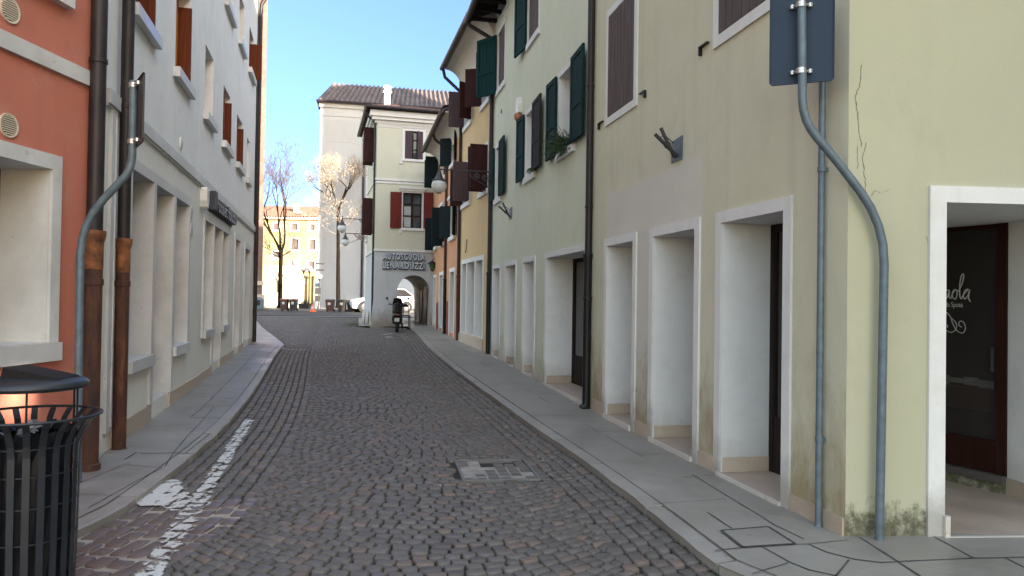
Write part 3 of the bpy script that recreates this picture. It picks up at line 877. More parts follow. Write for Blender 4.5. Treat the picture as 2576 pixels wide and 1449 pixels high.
def H(sg, s0, s1, z0, z1, dp): return (min(sg * s0, sg * s1), max(sg * s0, sg * s1), z0, z1, dp)
def body(mb, x0, x1, dep, z0, z1, mi=0, front_gap=0.75):
    """side and rear walls behind the skin"""
    mb.face([(x0, 0, z0), (x0, -dep, z0), (x0, -dep, z1), (x0, 0, z1)], mi); mb.face([(x1, 0, z1), (x1, -dep, z1), (x1, -dep, z0), (x1, 0, z0)], mi)
    mb.face([(x0, -dep, z0), (x1, -dep, z0), (x1, -dep, z1), (x0, -dep, z1)], mi)
def surround(mb, a, b, c, d, w, t=0.018, bottom=False, mi=0, legs_to=None, wt=None):
    wt = wt or w; lo = c if legs_to is None else legs_to
    mb.box(a - w, a - .0015, -.002, t, lo, d, mi); mb.box(b + .0015, b + w, -.002, t, lo, d, mi); mb.box(a - w, b + w, -.002, t, d, d + wt, mi)
    if bottom: mb.box(a - w, b + w, -.002, t, c - w, c - .0015, mi)
def leaf_mb(w, h, t=0.04, kind='panel', n=2):
    mb = MB()
    if kind == 'board':
        k = max(3, int(round(w / .12))); bw = w / k
        for i in range(k): mb.box(i * bw + .006, (i + 1) * bw - .006, random.uniform(0, .004), t + random.uniform(-.006, .003), 0, h, 0, bev=.005)
        for z in (.15, h - .2): mb.box(.02, w - .02, -.012, 0, z, z + .07)
    elif kind == 'plain':
        mb.box(0, w, 0, t, 0, h, 0, bev=.006)
        mb.box(.06, w - .06, t, t + .006, h * .08, h * .42); mb.box(.06, w - .06, t, t + .006, h * .56, h * .92)
        mb.box(.05, w - .05, -.006, 0, h * .08, h * .42); mb.box(.05, w - .05, -.006, 0, h * .56, h * .92)
    else:
        s = .085
        for (a, b, c, d) in ((0, s, 0, h), (w - s, w, 0, h), (s, w - s, 0, s), (s, w - s, h - s, h), (s, w - s, h * .40 - s / 2, h * .40 + s / 2)):
            mb.box(a, b, 0, t, c, d, 0, bev=.005)
        nb = max(2, int((w - 2 * s) / .11)); bw = (w - 2 * s) / nb
        for i in range(nb): mb.box(s + i * bw + .003, s + (i + 1) * bw - .003, t * .3, t * .62, s * .5, h - s * .5)
    return mb
def leaf(parent, x, y, z, w, h, ang, kind, mat, t=0.04):
    return leaf_mb(w, h, t, kind).build('shutter', mat, parent, loc=(x, y, z), rot=(0, 0, ang))
def downpipe(root, x, y, z0, z1, r, mat, brackets=(), foot=True, top_pts=None, lower=None, name='downpipe'):
    mb = MB()
    pts = [(x, y, z0), (x, y, z1)] + (top_pts or [])
    mb.tube(pts, r, 14)
    for z in brackets:
        mb.lathe([(r * 1.02, -.022), (r * 1.14, -.018), (r * 1.14, .018), (r * 1.02, .022)], (x, y, z), 14, caps=False)
        mb.box(x - .008, x + .008, -.004, y, z - .01, z + .01)
    o = mb.build(name, mat, root, smooth=True)
    if lower:
        zl, m2 = lower; mb = MB()
        R_ = r * 1.10
        mb.lathe([(R_, z0 - .01), (R_, zl - .22)], (x, y, 0), 18)
        mbc_ = MB(); mbc_.lathe([(R_, zl - .2195), (R_ * 1.03, zl - .21), (R_ * 1.03, zl), (R_ * 1.06, zl + .02), (R_ * 1.20, zl + .05), (R_ * 1.28, zl + .08), (R_ * 1.28, zl + .115), (R_ * 1.0, zl + .12)], (x, y, 0), 18)
        mb.lathe([(R_, -.03), (R_ * 1.12, -.025), (R_ * 1.12, .025), (R_, .03)], (x, y, zl - .33), 18, caps=False)
        mb.lathe([(R_ * 1.02, 0), (R_ * 1.22, .005), (R_ * 1.22, .11), (R_ * 1.02, .12)], (x, y, z0), 18)
        mb.build('cast_iron_shoe', m2, o, smooth=True)
        mbc_.build('collar', M['rustc'], o, smooth=True)
    return o
def corrugated(mb, x0, x1, y0, z0, y1, z1, pitch=0.22, amp=0.04, xa=None, xb=None, rows=1, mi=0):
    """tile sheet rising from (y0,z0) to (y1,z1); xa, xb = x limits of the upper edge"""
    xa = x0 if xa is None else xa; xb = x1 if xb is None else xb
    n = int(abs(x1 - x0) / pitch * 4)
    cols = []
    for i in range(n + 1):
        f = i / n; off = amp * math.cos(2 * PI * f * n / 4)
        cols.append([(x0 + (x1 - x0) * f + (xa - x0 + (xb - xa - (x1 - x0)) * f) * q, y0 + (y1 - y0) * q, z0 + (z1 - z0) * q + off) for q in [k / rows for k in range(rows + 1)]])
    for i in range(n):
        for k in range(rows): mb.face([cols[i][k], cols[i + 1][k], cols[i + 1][k + 1], cols[i][k + 1]], mi)

def doorway(root, sA, sB, zt, zb, dep, label=None, panel='glass', skirt=True, wt=0.10, w=0.105, white=True, far=1):
    """street door niche on a right-hand house. sA < sB along the wall, zb = sill height"""
    a, b = sA, sB
    mb = MB(); surround(mb, a, b, zb, zt, w, .02, legs_to=zb - .12, wt=wt)
    d = mb.build('doorway', M['trim'], root)
    mb = MB()
    mb.box(a + .002, b - .002, -dep, .022, zb - .14, zb + .004)
    mb.build('door_floor', M['marble'], d)
    mb = MB(); mb.box(a - .012, b + .012, .0225, .045, zb - .14, zb + .012); mb.build('threshold', M['thresh'], d)
    if skirt:
        for x_ in (b - .016, a + .0015):
            mb = MB(); mb.box(x_, x_ + .0145, -dep + .035, -.02, zb + .006, zb + .135); mb.build('skirting', M['pinkstone'], d)
    mb = MB(); mb.box(a + .06, b - .06, -dep - .03, -dep + .004, zb + .5, zt - .06)
    mb.build('door_glass', M['glass'], d)
    mb = MB(); mb.box(a + .001, a + .062, -dep - .05, -dep + .03, zb, zt - .004); mb.box(b - .062, b - .001, -dep - .05, -dep + .03, zb, zt - .004)
    mb.box(a + .062, b - .062, -dep - .05, -dep + .025, zt - .07, zt - .004); mb.box(a + .062, b - .062, -dep - .05, -dep + .02, zb, zb + .5)
    mb.build('door_frame', M['dkwood'], d)
    return d
def win_closed(root, a, b, c, d, w, mat, kind='board', frame=True, t=.02, extra=0.0):
    mb = MB(); surround(mb, a, b, c, d, w, t, bottom=True)
    wn = mb.build('window', M['trim'], root)
    n = 2; lw = (b - a) / n
    for i in range(n): leaf(wn, a + i * lw + .003, -.022, c + .004, lw - .006, d - c - .008, 0, kind, mat, .045)
    mb = MB(); mb.box(a + .001, b - .001, -.25, -.2, c, d); mb.build('pane', M['glass'], wn)
    for x in (a - .36, b + .36):
        mb = MB(); mb.box(x - .16 if x > b else x + .0101, x - .0101 if x > b else x + .16, .0, .034, c + .0, c + .012); mb.box(x - .01, x + .01, .0, .036, c - .075, c + .012)
        mb.build('shutter_stay', M['black'], wn)
    return wn

# ================================================================== RIGHT SIDE
# ---- cream corner house (nearest, right)
RW_O, RW_D = (2.23, 4.92), (-.2057, 1)
r1 = root_for('corner_house', 'cream and yellow-green corner house nearest on the right, three narrow doorways and closed brown shutters', RW_O, RW_D, False)
doors1 = [(0.74, 1.73, .075), (2.27, 3.30, .09), (3.92, 4.86, .11)]
wins1 = [(1.0, 1.83, 4.03, 5.36), (3.96, 4.90, 4.0, 5.34)]
mb = MB()
skin(mb, 0, 5.62, -.3, 8.6, [(a, b, z, 2.305, .50) for a, b, z in doors1] + [(a, b, c, d, .25) for a, b, c, d in wins1])
mb.face([(5.62, 0, 8.6), (5.62, -8.0, 8.6), (5.62, -8.0, -.3), (5.62, 0, -.3)]); mb.face([(-.8, -8.0, -.3), (5.62, -8.0, -.3), (5.62, -8.0, 8.6), (-.8, -8.0, 8.6)])
r1w = mb.build('wall', [M['r1'], M['reveal']], r1, fix=False)
for a, b, z in doors1: doorway(r1, a, b, 2.305, z, .50)
win_closed(r1, 1.0, 1.83, 4.03, 5.36, .10, M['bshut']); win_closed(r1, 3.96, 4.90, 4.0, 5.34, .095, M['bshut'])
for s0, s1 in ((0.012, .63), (1.84, 2.16), (3.41, 3.81), (4.97, 5.45)):
    z = gz(4.92 + .98 * s0) + .06
    mb = MB(); mb.box(s0, s1, -.002, .014, z - .1, z + .115 + .01 * s0)
    mb.build('plinth', M['pinkstone'], r1)
def eave(root, x0, x1, out, zo, dep, rise=.40, mat=None, soff=None, name='roof', ridge=None):
    """sloped roof slab with overhang, gutter along its edge"""
    mb = MB(); m = mat or M['tile']
    hd = ridge or dep / 2
    zr = zo + (hd + out) * rise
    mb.extrude_x([(out, zo), (out, zo + .10), (-hd, zr + .10), (-dep - .2, zr + .10 - (dep + .2 - hd) * rise), (-dep - .2, zr - (dep + .2 - hd) * rise), (-hd, zr)], x0, x1)
    o = mb.build(name, soff or m, root)
    mb = MB(); corrugated(mb, x0, x1, out + .03, zo + .14, -hd, zr + .15, .2, .03)
    mb.build('roof_tiles', m, o, smooth=True)
    return o
def gutter(root, x0, x1, out, z, r=.075):
    mb = MB(); n = 8
    pr = [(out + r * math.cos(PI + PI * i / n), z + r * math.sin(PI + PI * i / n)) for i in range(n + 1)]
    pr2 = [(out + (r - .01) * math.cos(2 * PI - PI * i / n), z + (r - .01) * math.sin(2 * PI - PI * i / n)) for i in range(n + 1)]
    mb.extrude_x(pr + pr2, x0, x1)
    return mb.build('gutter', M['gutter'], root, smooth=True)
eave(r1, -.5, 5.6, .66, 8.40, 8.0, .42, soff=M['soffw']); gutter(r1, -.5, 5.6, .70, 8.44)
# added unseen wall that shades the street; its slot throws a sun patch
mb = MB(); wa, wb, za, zb_ = -20.67 - .42, -20.67 + .42, 8.54 - .21, 8.54 + .21
mb.box(wb, 7.49, -9.3, -9.0, -.3, 17.5); mb.box(-38, wa, -9.3, -9.0, -.3, 17.5); mb.box(wa, wb, -9.3, -9.0, -.3, za); mb.box(wa, wb, -9.3, -9.0, zb_, 17.5)
mb.build('added_shade_wall', M['plain'], r1)
# grey conduit near the corner
mb = MB(); mb.tube([(.225, .045, .02), (.222, .045, 6.5)], .0235, 12)
for z in (.66, 2.53): mb.lathe([(.0245, -.02), (.029, -.018), (.029, .018), (.0245, .02)], (.223, .045, z), 12, caps=False); mb.box(.21, .236, 0, .045, z - .012, z + .012)
mb.lathe([(.03, 0), (.027, .02)], (.225, .045, .055), 12)
mb.build('conduit', M['galv'], r1, smooth=True)
# yellow-green side wall with the shop door (its own plane)
_pd = (1 / math.hypot(1, .076), .076 / math.hypot(1, .076)); _rd = (-.2057 / math.hypot(.2057, 1), 1 / math.hypot(.2057, 1)); _rn = (-_rd[1], _rd[0])
_lx = -(_pd[0] * _rd[0] + _pd[1] * _rd[1]); _ly = -(_pd[0] * _rn[0] + _pd[1] * _rn[1])
PWR = math.atan2(_ly, _lx)
def pwbuild(mb, name, mat, parent=None, smooth=False, fix=True):
    return mb.build(name, mat, parent or r1, smooth=smooth, rot=(0, 0, PWR) if parent is None else (0, 0, 0), fix=fix)
mb = MB()
skin(mb, -7.0, -.0005, -.3, 8.6, [(-1.95, -.68, .05, 2.29, 2.75)])
pwbuild(mb, 'side_wall', [M['pw'], M['reveal']], fix=False)
mb = MB(); surround(mb, -1.95, -.68, .05, 2.29, .118, .022, legs_to=-.05, wt=.11)
sd = pwbuild(mb, 'shop_doorway', M['trim'])
mb = MB(); mb.box(-1.949, -.681, -2.74, .02, -.08, .054); pwbuild(mb, 'door_floor', M['marble'], sd)
mb = MB(); mb.box(-1.96, -.665, .0225, .05, -.08, .062); pwbuild(mb, 'threshold', M['thresh'], sd)
mb = MB(); mb.box(-.70, -.665, .023, .05, .063, .20); pwbuild(mb, 'corner_stone', M['thresh'], sd)
# angled glazed shop front running back from the right jamb
pR, pL = (-1.940, -1.035), (-1.335, -2.60)
_d = Vector((pL[0] - pR[0], pL[1] - pR[1], 0)); L_ = _d.length; A_ = math.atan2(_d.y, _d.x)
loc = (pR[0], pR[1], 0)
def slant(mb, name, mat, par): return mb.build(name, mat, par, loc=loc, rot=(0, 0, A_))
mb = MB(); mb.box(0, L_, -.5, .03, .054, .135); slant(mb, 'step', M['pw'], sd)
mb = MB(); mb.box(0, L_, -.06, .06, .136, .20); slant(mb, 'step_top', slab_mat('dark_step_stone', (.10, .09, .085)), sd)
mb = MB(); mb.box(.085, L_, -.04, -.03, .47, 2.25); gl = slant(mb, 'shop_glass', M['glass'], sd)
mb = MB(); mb.box(.0, .085, -.06, .01, .2, 2.288); slant(mb, 'door_stile', M['doorwood'], sd)
mb = MB(); mb.box(.085, L_, -.05, -.0, .2, .47); slant(mb, 'door_panel', M['doorwood'], sd)
mb = MB(); mb.box(.085, L_, -.06, -.01, 2.25, 2.288); slant(mb, 'door_rail', M['doorwood'], sd)
mb = MB(); mb.box(-1.948, -1.932, -1.03, -.02, .055, .19); pwbuild(mb, 'skirting', M['pinkstone'], sd)
mb = MB(); mb.box(.10, .12, .0, .02, 1.05, 1.25); slant(mb, 'handle', M['ironw'], sd)
mb = MB()
for k in range(4): mb.box(.12 + k * .13, .25 + k * .13, -.0295, -.029, .90 + .01 * (k % 3), .965 + .015 * (k % 2))
slant(mb, 'folded_cloth', simple('dim_cloth', (.060, .058, .052), .9, var=.4, scale=14), sd)
mb = MB(); mb.box(.10, L_ - .3, -.0295, -.0292, .70, .90); slant(mb, 'display_shelf', simple('dim_shelf', (.022, .014, .012), .6), sd)
# cracks in the side wall
def crackline(P, w):
    mbk = MB()
    pts = []
    for i in range(len(P) - 1):
        for k in range(5):
            f = k / 5; pts.append((P[i][0] + (P[i + 1][0] - P[i][0]) * f + random.uniform(-.006, .006), P[i][1] + (P[i + 1][1] - P[i][1]) * f))
    pts.append(P[-1])
    for i in range(len(pts) - 1):
        w0 = w * random.uniform(.4, 1.3); w1 = w * random.uniform(.4, 1.3)
        mbk.face([(-pts[i][0] - w0, .0016, pts[i][1]), (-pts[i][0] + w0, .0016, pts[i][1]), (-pts[i + 1][0] + w1, .0016, pts[i + 1][1]), (-pts[i + 1][0] - w1, .0016, pts[i + 1][1])])
    pwbuild(mbk, 'crack', M['crack'], fix=False)
crackline([(.088, 3.20), (.075, 3.06), (.045, 2.99), (.06, 2.88), (.075, 2.74), (.09, 2.65)], .0028)
crackline([(.125, 2.68), (.10, 2.58), (.115, 2.45), (.125, 2.36), (.13, 2.31), (.17, 2.33), (.19, 2.36), (.23, 2.34), (.29, 2.37)], .0026)
crackline([(.068, 2.66), (.063, 2.5)], .0015)
crackline([(.55, 2.06), (.58, 1.9), (.62, 1.84)], .0014)
# lettering on the shop glass
def stroke(par, paths, r, loc, ang, tilt=0.0):
    mbs = MB()
    for P in paths:
        # Catmull-Rom smoothing
        Q = [P[0]] + list(P) + [P[-1]]; out = []
        for i in range(1, len(Q) - 2):
            for k in range(6):
                tt = k / 6; a, b, c, d = Q[i - 1], Q[i], Q[i + 1], Q[i + 2]
                f = lambda j: .5 * (2 * b[j] + (c[j] - a[j]) * tt + (2 * a[j] - 5 * b[j] + 4 * c[j] - d[j]) * tt ** 2 + (3 * b[j] - a[j] - 3 * c[j] + d[j]) * tt ** 3)
                out.append((f(0), 0, f(1)))
        out.append((P[-1][0], 0, P[-1][1]))
        mbs.tube(out, r, 6)
    return mbs
def text_mesh(s, size, ext, name, mats, parent, loc, rot, shear=0.0, bold=0.0, spacing=1.0, align='LEFT', xscale=1.0):
    cu = bpy.data.curves.new('txt', 'FONT'); cu.body = s; cu.size = size; cu.extrude = ext; cu.shear = shear; cu.offset = bold
    cu.space_character = spacing; cu.align_x = align; cu.resolution_u = 4
    ob = bpy.data.objects.new('txt', cu); C.objects.link(ob)
    dg = bpy.context.evaluated_depsgraph_get()
    me = bpy.data.meshes.new_from_object(ob.evaluated_get(dg))
    bpy.data.objects.remove(ob); bpy.data.curves.remove(cu)
    me.name = name; me.materials.clear()
    for m in mats: me.materials.append(m)
    if len(mats) > 1:
        for p in me.polygons: p.material_index = 0 if abs(p.normal.z) > .7 else 1
    for v in me.vertices: v.co.x *= xscale
    o = bpy.data.objects.new(name, me); C.objects.link(o); o.parent = parent; o.location = loc; o.rotation_euler = rot
    return o
# glass lettering: local x of the pane runs from the back-left end to the front-right end when seen from the street
k = .0035; kz = .0046
def U(x, z): return (.60 - x * k, 1.655 + z * kz)
S_ = [[U(2, 36), U(14, 40), U(20, 30), U(14, 20), U(2, 17)],
      [U(28, 17), U(20, 16), U(15, 6), U(18, 0), U(25, 4), U(30, 17), U(29, 4), U(34, 1)],
      [U(34, 1), U(38, 10), U(46, 18), U(50, 10), U(46, 0), U(39, 3), U(38, 12), U(44, 18), U(54, 15)],
      [U(54, 15), U(62, 28), U(67, 44), U(62, 46), U(57, 30), U(57, 6), U(61, 0)],
      [U(61, 0), U(66, 8), U(78, 18), U(70, 16), U(66, 6), U(70, 0), U(78, 8), U(82, 18), U(79, 3), U(84, -5)]]
mbs = stroke(None, S_, .0048, None, 0)
mbs.build('lettering', M['vinyl'], sd, loc=loc, rot=(0, 0, A_))
o_ = text_mesh('r da Sposa', .062, .001, 'lettering_line', [M['vinyl']], sd, (0, 0, 0), (PI / 2, 0, A_ + PI), xscale=.75)
o_.location = (loc[0] + math.cos(A_) * .585 - math.sin(A_) * -.026, loc[1] + math.sin(A_) * .585 + math.cos(A_) * -.026, 1.585)
def U(x, z): return (.575 - x * .0042, 1.41 + z * .0042)
C_ = [[U(0, 30), U(12, 30), U(22, 20), U(27, 6), U(36, -8), U(48, -12), U(54, -2), U(50, 10), U(42, 12), U(40, 4), U(46, 0)],
      [U(24, 18), U(34, 8), U(34, -4), U(24, -12), U(12, -8)], [U(14, 4), U(16, 0), U(14, -2)]]
mbs = stroke(None, C_, .0034, None, 0)
mbs.build('lettering_swirl', M['vinyl'], sd, loc=loc, rot=(0, 0, A_))

# wall bracket on the corner house
def flag_bracket(label, s, z, sc_=1.0):
    p = rw(s); t = thing('flag_bracket', label, 'bracket', (p[0], p[1], z), math.atan2(RW_D[1], RW_D[0]), 'steel flag-pole brackets on the right-hand houses')
    mb = MB(); mb.prism([(-.13 * sc_, .0), (.14 * sc_, -.0), (.13 * sc_, .22 * sc_), (-.13 * sc_, .24 * sc_)], 0, .012); mb.build('wall_plate', M['galv'], t)
    for (a_, b_) in (((-.02, .02, .05), (-.05, .27, .25)), ((.03, .02, .04), (.04, .17, .34))):
        a_ = Vector(a_) * sc_; b_ = Vector(b_) * sc_; m_ = a_.lerp(b_, .45)
        mb = MB(); mb.tube([a_, b_], .019, 10); dd_ = (b_ - a_).normalized() * .014; mb.tube([m_ - dd_, m_ + dd_], .026, 10)
        mb.build('pole_socket', M['ironw'], t, smooth=True)
    mb = MB(); mb.tube([(-.045 * sc_, .22 * sc_, .21 * sc_), (.037 * sc_, .135 * sc_, .27 * sc_), (.08 * sc_, .01, .20 * sc_)], .006, 6); mb.build('stay', M['ironw'], t)
    return t
flag_bracket('steel flag bracket with two sockets on the cream wall between the two brown-shuttered windows', 2.72, 3.04)
flag_bracket('steel flag bracket lower on the pale green wall, farther down the street', 11.3, 3.32, 1.05)

# ---- pale green house
GO = rw(5.62)
g = thing('green_house', 'pale green house with dark green open shutters and four white-framed street openings', 'building', (2.23, 4.92, 0), math.atan2(RW_D[1], RW_D[0]))
dg_ = [(5.84, 8.09, .14), (9.0, 9.92, .16), (10.69, 11.73, .18), (12.44, 13.30, .215)]
wg_ = [(6.52, 7.38, 3.99, 5.25), (9.10, 9.86, 3.99, 5.22), (12.50, 13.18, 3.98, 5.20)]
wt_ = [(8.93, 9.82, 6.62, 7.95), (12.24, 13.12, 6.60, 7.95)]
mb = MB()
skin(mb, 5.622, 13.66, -.3, 8.75, [(a, b, z, 2.31, .50) for a, b, z in dg_] + [(a, b, c, d, .30) for a, b, c, d in wg_ + wt_] + [(12.1, 13.05, 8.32, 8.70, .2)])
body(mb, 5.622, 13.66, 8.0, -.3, 8.75)
mb.build('wall', [M['green'], M['reveal']], g, fix=False)
for i, (a, b, z) in enumerate(dg_): doorway(g, a, b, 2.31, z, .50, w=.105 if i == 0 else .095)
for i, (a, b, c, d) in enumerate(wg_):
    mb = MB(); surround(mb, a, b, c, d, .09, .018); mb.box(a - .09, b + .09, -.002, .05, c - .125, c - .0015)
    wn = mb.build('window', M['trim'], g)
    mb = MB(); mb.box(a + .05, b - .05, -.27, -.25, c + .05, d - .05); mb.build('pane', M['glass'], wn)
    mb = MB(); mb.box(a + .001, a + .05, -.29, -.22, c, d - .002); mb.box(b - .05, b - .001, -.29, -.22, c, d - .002); mb.box(a + .05, b - .05, -.29, -.22, d - .05, d - .002); mb.box(a + .05, b - .05, -.29, -.22, c, c + .05)
    mb.box((a + b) / 2 - .03, (a + b) / 2 + .03, -.285, -.215, c + .05, d - .05); mb.build('frame', M['white'], wn)
    lw = .70
    leaf(wn, a - .01, .035, c - .01, lw, d - c + .06, PI - .03, 'panel', M['gshut2'] if i == 1 else M['gshut']).location.y = .08
    leaf(wn, b + .06, .03, c - .02, .56, d - c + .06, .03, 'panel', M['gshut'])
for i, (a, b, c, d) in enumerate(wt_):
    mb = MB(); surround(mb, a, b, c, d, .09, .018); mb.box(a - .09, b + .09, -.002, .045, c - .115, c - .0015)
    wn = mb.build('window', M['trim'], g)
    leaf(wn, a + .005, -.05, c + .01, b - a - .01, d - c - .02, 0, 'board', M['bshut'])
    mb = MB(); mb.box(a + .001, b - .001, -.28, -.25, c, d - .001); mb.build('pane', M['glass'], wn)
    leaf(wn, b + .05, .03, c - .06, .66, d - c + .08, .12 if i == 0 else .62, 'panel', M['gshut'])
mb = MB(); surround(mb, 12.1, 13.05, 8.32, 8.70, .06, .016, bottom=True); wn = mb.build('window', M['trim'], g)
mb = MB(); mb.box(12.101, 13.049, -.18, -.16, 8.321, 8.699); mb.build('pane', M['glass'], wn)
for s0, s1 in ((8.20, 8.89), (10.02, 10.58), (11.84, 12.33), (13.4, 13.6)):
    z = gz(4.92 + .98 * s0) + .06; mb = MB(); mb.box(s0, s1, -.002, .012, z - .1, z + .10)
    mb.build('plinth', M['pinkstone'], g)
eave(g, 5.62, 13.72, .66, 8.42, 8.0, .42, soff=M['soffw']); gutter(g, 5.62, 13.78, .70, 8.46)
for k in range(14): mb = MB(); mb.box(5.8 + k * .58, 5.88 + k * .58, -.0, .62, 8.36, 8.44); mb.build('rafter', M['soffw'], g)
downpipe(g, 5.54, .055, .10, 8.4, .05, M['pipe'], (2.9, 4.6, 6.2), lower=None)
mb = MB(); mb.lathe([(.056, .02), (.056, 2.14), (.062, 2.17), (.072, 2.21), (.072, 2.24), (.05, 2.25)], (5.54, .058, 0), 16); mb.tube([(5.54, .058, .16), (5.54, .075, .11), (5.54, .13, .085)], .057, 12)
mb.lathe([(.058, -.02), (.066, -.015), (.066, .015), (.058, .02)], (5.54, .058, 1.62), 16, caps=False); mb.build('cast_iron_shoe', M['black'], g, smooth=True)
downpipe(g, 13.62, .06, .22, 6.9, .05, M['pipe'], (2.4, 4.2), top_pts=[(13.62, .06, 7.9), (13.64, .10, 8.05), (13.70, .62, 8.34), (13.70, .68, 8.44)])
mb = MB(); mb.lathe([(.058, .2), (.058, 2.15), (.07, 2.2), (.07, 2.24), (.05, 2.25)], (13.62, .062, 0), 14); mb.build('cast_iron_shoe', M['black'], g, smooth=True)
mb = MB(); mb.tube([(13.53, .02, .3), (13.53, .02, 4.0)], .012, 6); mb.build('cable', M['galv'], g)
mb = MB(); mb.lathe([(.05, 0), (.05, .01), (.0, .012)], (12.6, .0, 5.98), 12, axis='y'); mb.build('vent', M['dkwood'], g)
mb = MB(); mb.box(7.5, 15.5, -12, -9.0, -.3, 15.6); mb.build('added_shade_wall', M['plain'], g)  # added unseen block that keeps the sun off the piazza and arcade house
# alarm siren on the green house
p = rw(10.42); t = thing('alarm_box', 'white alarm box with a terracotta dome high on the pale green wall', 'alarm box', (p[0], p[1], 5.28), math.atan2(RW_D[1], RW_D[0]))
mb = MB(); mb.prism([(-.11, .12), (.11, .12), (.13, .30), (.11, .42), (-.11, .42), (-.13, .30)], 0, .09); mb.build('housing', M['white'], t)
mb = MB(); mb.lathe([(.0, -.04), (.05, -.03), (.085, .02), (.09, .08), (.07, .115)], (0, .06, .0), 16); mb.build('dome', M['redl'], t, smooth=True)
# rosemary plant on the sill
p = rw(6.95, .08); t = thing('window_plant', 'bushy green rosemary plant spilling over the white window sill of the green house', 'plant', (p[0], p[1], 3.99), math.atan2(RW_D[1], RW_D[0]))
mb = MB(); mb.lathe([(.07, 0), (.085, .02), (.11, .15), (.115, .17)], (0, -.13, 0), 16); mb.build('pot', M['pinkstone'], t, smooth=True)
mb = MB(); rr = random.Random(11)
for k in range(240):
    a = rr.uniform(0, 2 * PI); el = rr.uniform(-.5, 1.35); L = rr.uniform(.12, .34) * (1.15 if el > .9 else 1)
    b0 = Vector((rr.uniform(-.20, .20), rr.uniform(-.15, .08), rr.uniform(.0, .14)))
    d = Vector((math.cos(a) * math.cos(el), abs(math.sin(a)) * math.cos(el) * .8 + .05, math.sin(el)))
    pts = [b0 + d * (L * q) + Vector((0, .02 * q, -.10 * q * q)) for q in (0, .35, .7, 1)]
    mb.tube(pts, [.006, .005, .004, .001], 3, cap=False)
    for q in range(9):
        c = pts[0].lerp(pts[3], .2 + .8 * q / 9); s = Vector((rr.uniform(-1, 1), rr.uniform(-1, 1), rr.uniform(-.4, 1))).normalized() * .035; n_ = s.cross(d); n_ = n_.normalized() * .006 if n_.length > 1e-5 else Vector((.006, 0, 0))
        mb.face([c - n_, c + n_, c + s])
mb.build('foliage', M['leafgreen'], t, fix=False)
p = rw(8.95, .05); t = thing('window_plant', 'a few thin dark leaves hanging over the middle green-shuttered window sill', 'plant', (p[0], p[1], 3.99), math.atan2(RW_D[1], RW_D[0]))
mb = MB()
for k in range(24):
    a = rr.uniform(-1, 1); L = rr.uniform(.12, .26); b0 = Vector((rr.uniform(-.06, .1), rr.uniform(-.04, .05), 0))
    pts = [b0 + Vector((a * .12 * q, .10 * q, L * (q - 1.4 * q * q))) for q in (0, .3, .6, 1)]; mb.tube(pts, [.006, .008, .007, .001], 4, cap=False)
mb.build('foliage', M['leafgreen'], t, fix=False)

# ---- ochre house
OC_O, OC_D = (-.51, 18.24), (-.247, 1)
oc = root_for('ochre_house', 'ochre yellow house with purple-brown shutters and a triple white ground-floor opening', OC_O, OC_D, False)
wo_ = [(3.05, 4.12, 6.72, 7.72), (.50, 1.50, 6.72, 7.72), (3.10, 4.28, 4.40, 5.52), (.66, 1.62, 4.40, 5.52)]
go_ = [(1.05, 2.02, .55, 2.61, .45), (2.14, 3.28, .55, 2.61, .45), (3.42, 4.16, .55, 2.61, .45)]
mb = MB(); skin(mb, 0.002, 4.58, -.3, 8.7, [(a, b, c, d, .28) for a, b, c, d in wo_] + go_); body(mb, .002, 4.58, 8, -.3, 8.7)
mb.build('wall', [M['ochre'], M['reveal']], oc, fix=False)
for i, (a, b, c, d) in enumerate(wo_):
    mb = MB(); surround(mb, a, b, c, d, .10, .018); mb.box(a - .10, b + .10, -.002, .06, c - .13, c - .0015)
    wn = mb.build('window', M['trim'], oc)
    mb = MB(); mb.box(a + .001, b - .001, -.26, -.23, c, d - .001); mb.build('pane', M['glass'], wn)
    h = d - c + .02; mt = M['pshut']
    if i == 0: leaf(wn, b + .08, .02, c + .02, .47, h + .05, PI / 2 - .02, 'plain', mt); leaf(wn, a, .02, c, .46, h, PI / 2 + .55, 'plain', M['pshutd'])
    if i == 1: leaf(wn, b + .0, .02, c, .46, h, PI / 2 - .5, 'plain', M['pshutd']); leaf(wn, a, .02, c, .46, h, PI / 2 + .5, 'plain', M['pshutd'])
    if i == 2: leaf(wn, a + .08, .02, c - .02, .47, h, PI / 2 + .03, 'plain', mt); leaf(wn, b - .06, .02, c - .02, .4, h, PI / 2 - .6, 'plain', M['pshutd'])
    if i == 3: leaf(wn, a - .02, .02, c - .06, .45, h + .04, PI / 2 + .02, 'plain', M['pshutd']); leaf(wn, a + .3, .02, c - .05, .45, h + .02, PI / 2 + .02, 'plain', M['pshutd'])
mb = MB(); surround(mb, 1.05, 4.16, .55, 2.61, .12, .02, legs_to=.3); mb.box(2.022, 2.138, -.45, .018, .55, 2.609); mb.box(3.282, 3.418, -.45, .018, .55, 2.609)
dw = mb.build('doorway', M['trim'], oc)
mb = MB()
for a, b, c, d, dp in go_: mb.box(a + .001, b - .001, -dp - .03, -dp + .002, c, d - .001)
mb.build('door_glass', M['glass'], dw)
mb = MB(); mb.box(.88, 4.5, -.002, .04, .15, .54); mb.build('plinth', M['pinkstone'], oc)
mb = MB(); mb.tube([(3.3, .03, 3.3), (3.32, .05, 2.95), (3.36, .06, 2.92), (3.45, .05, 2.95)], .012, 6); mb.build('hook', M['dkwood'], oc)
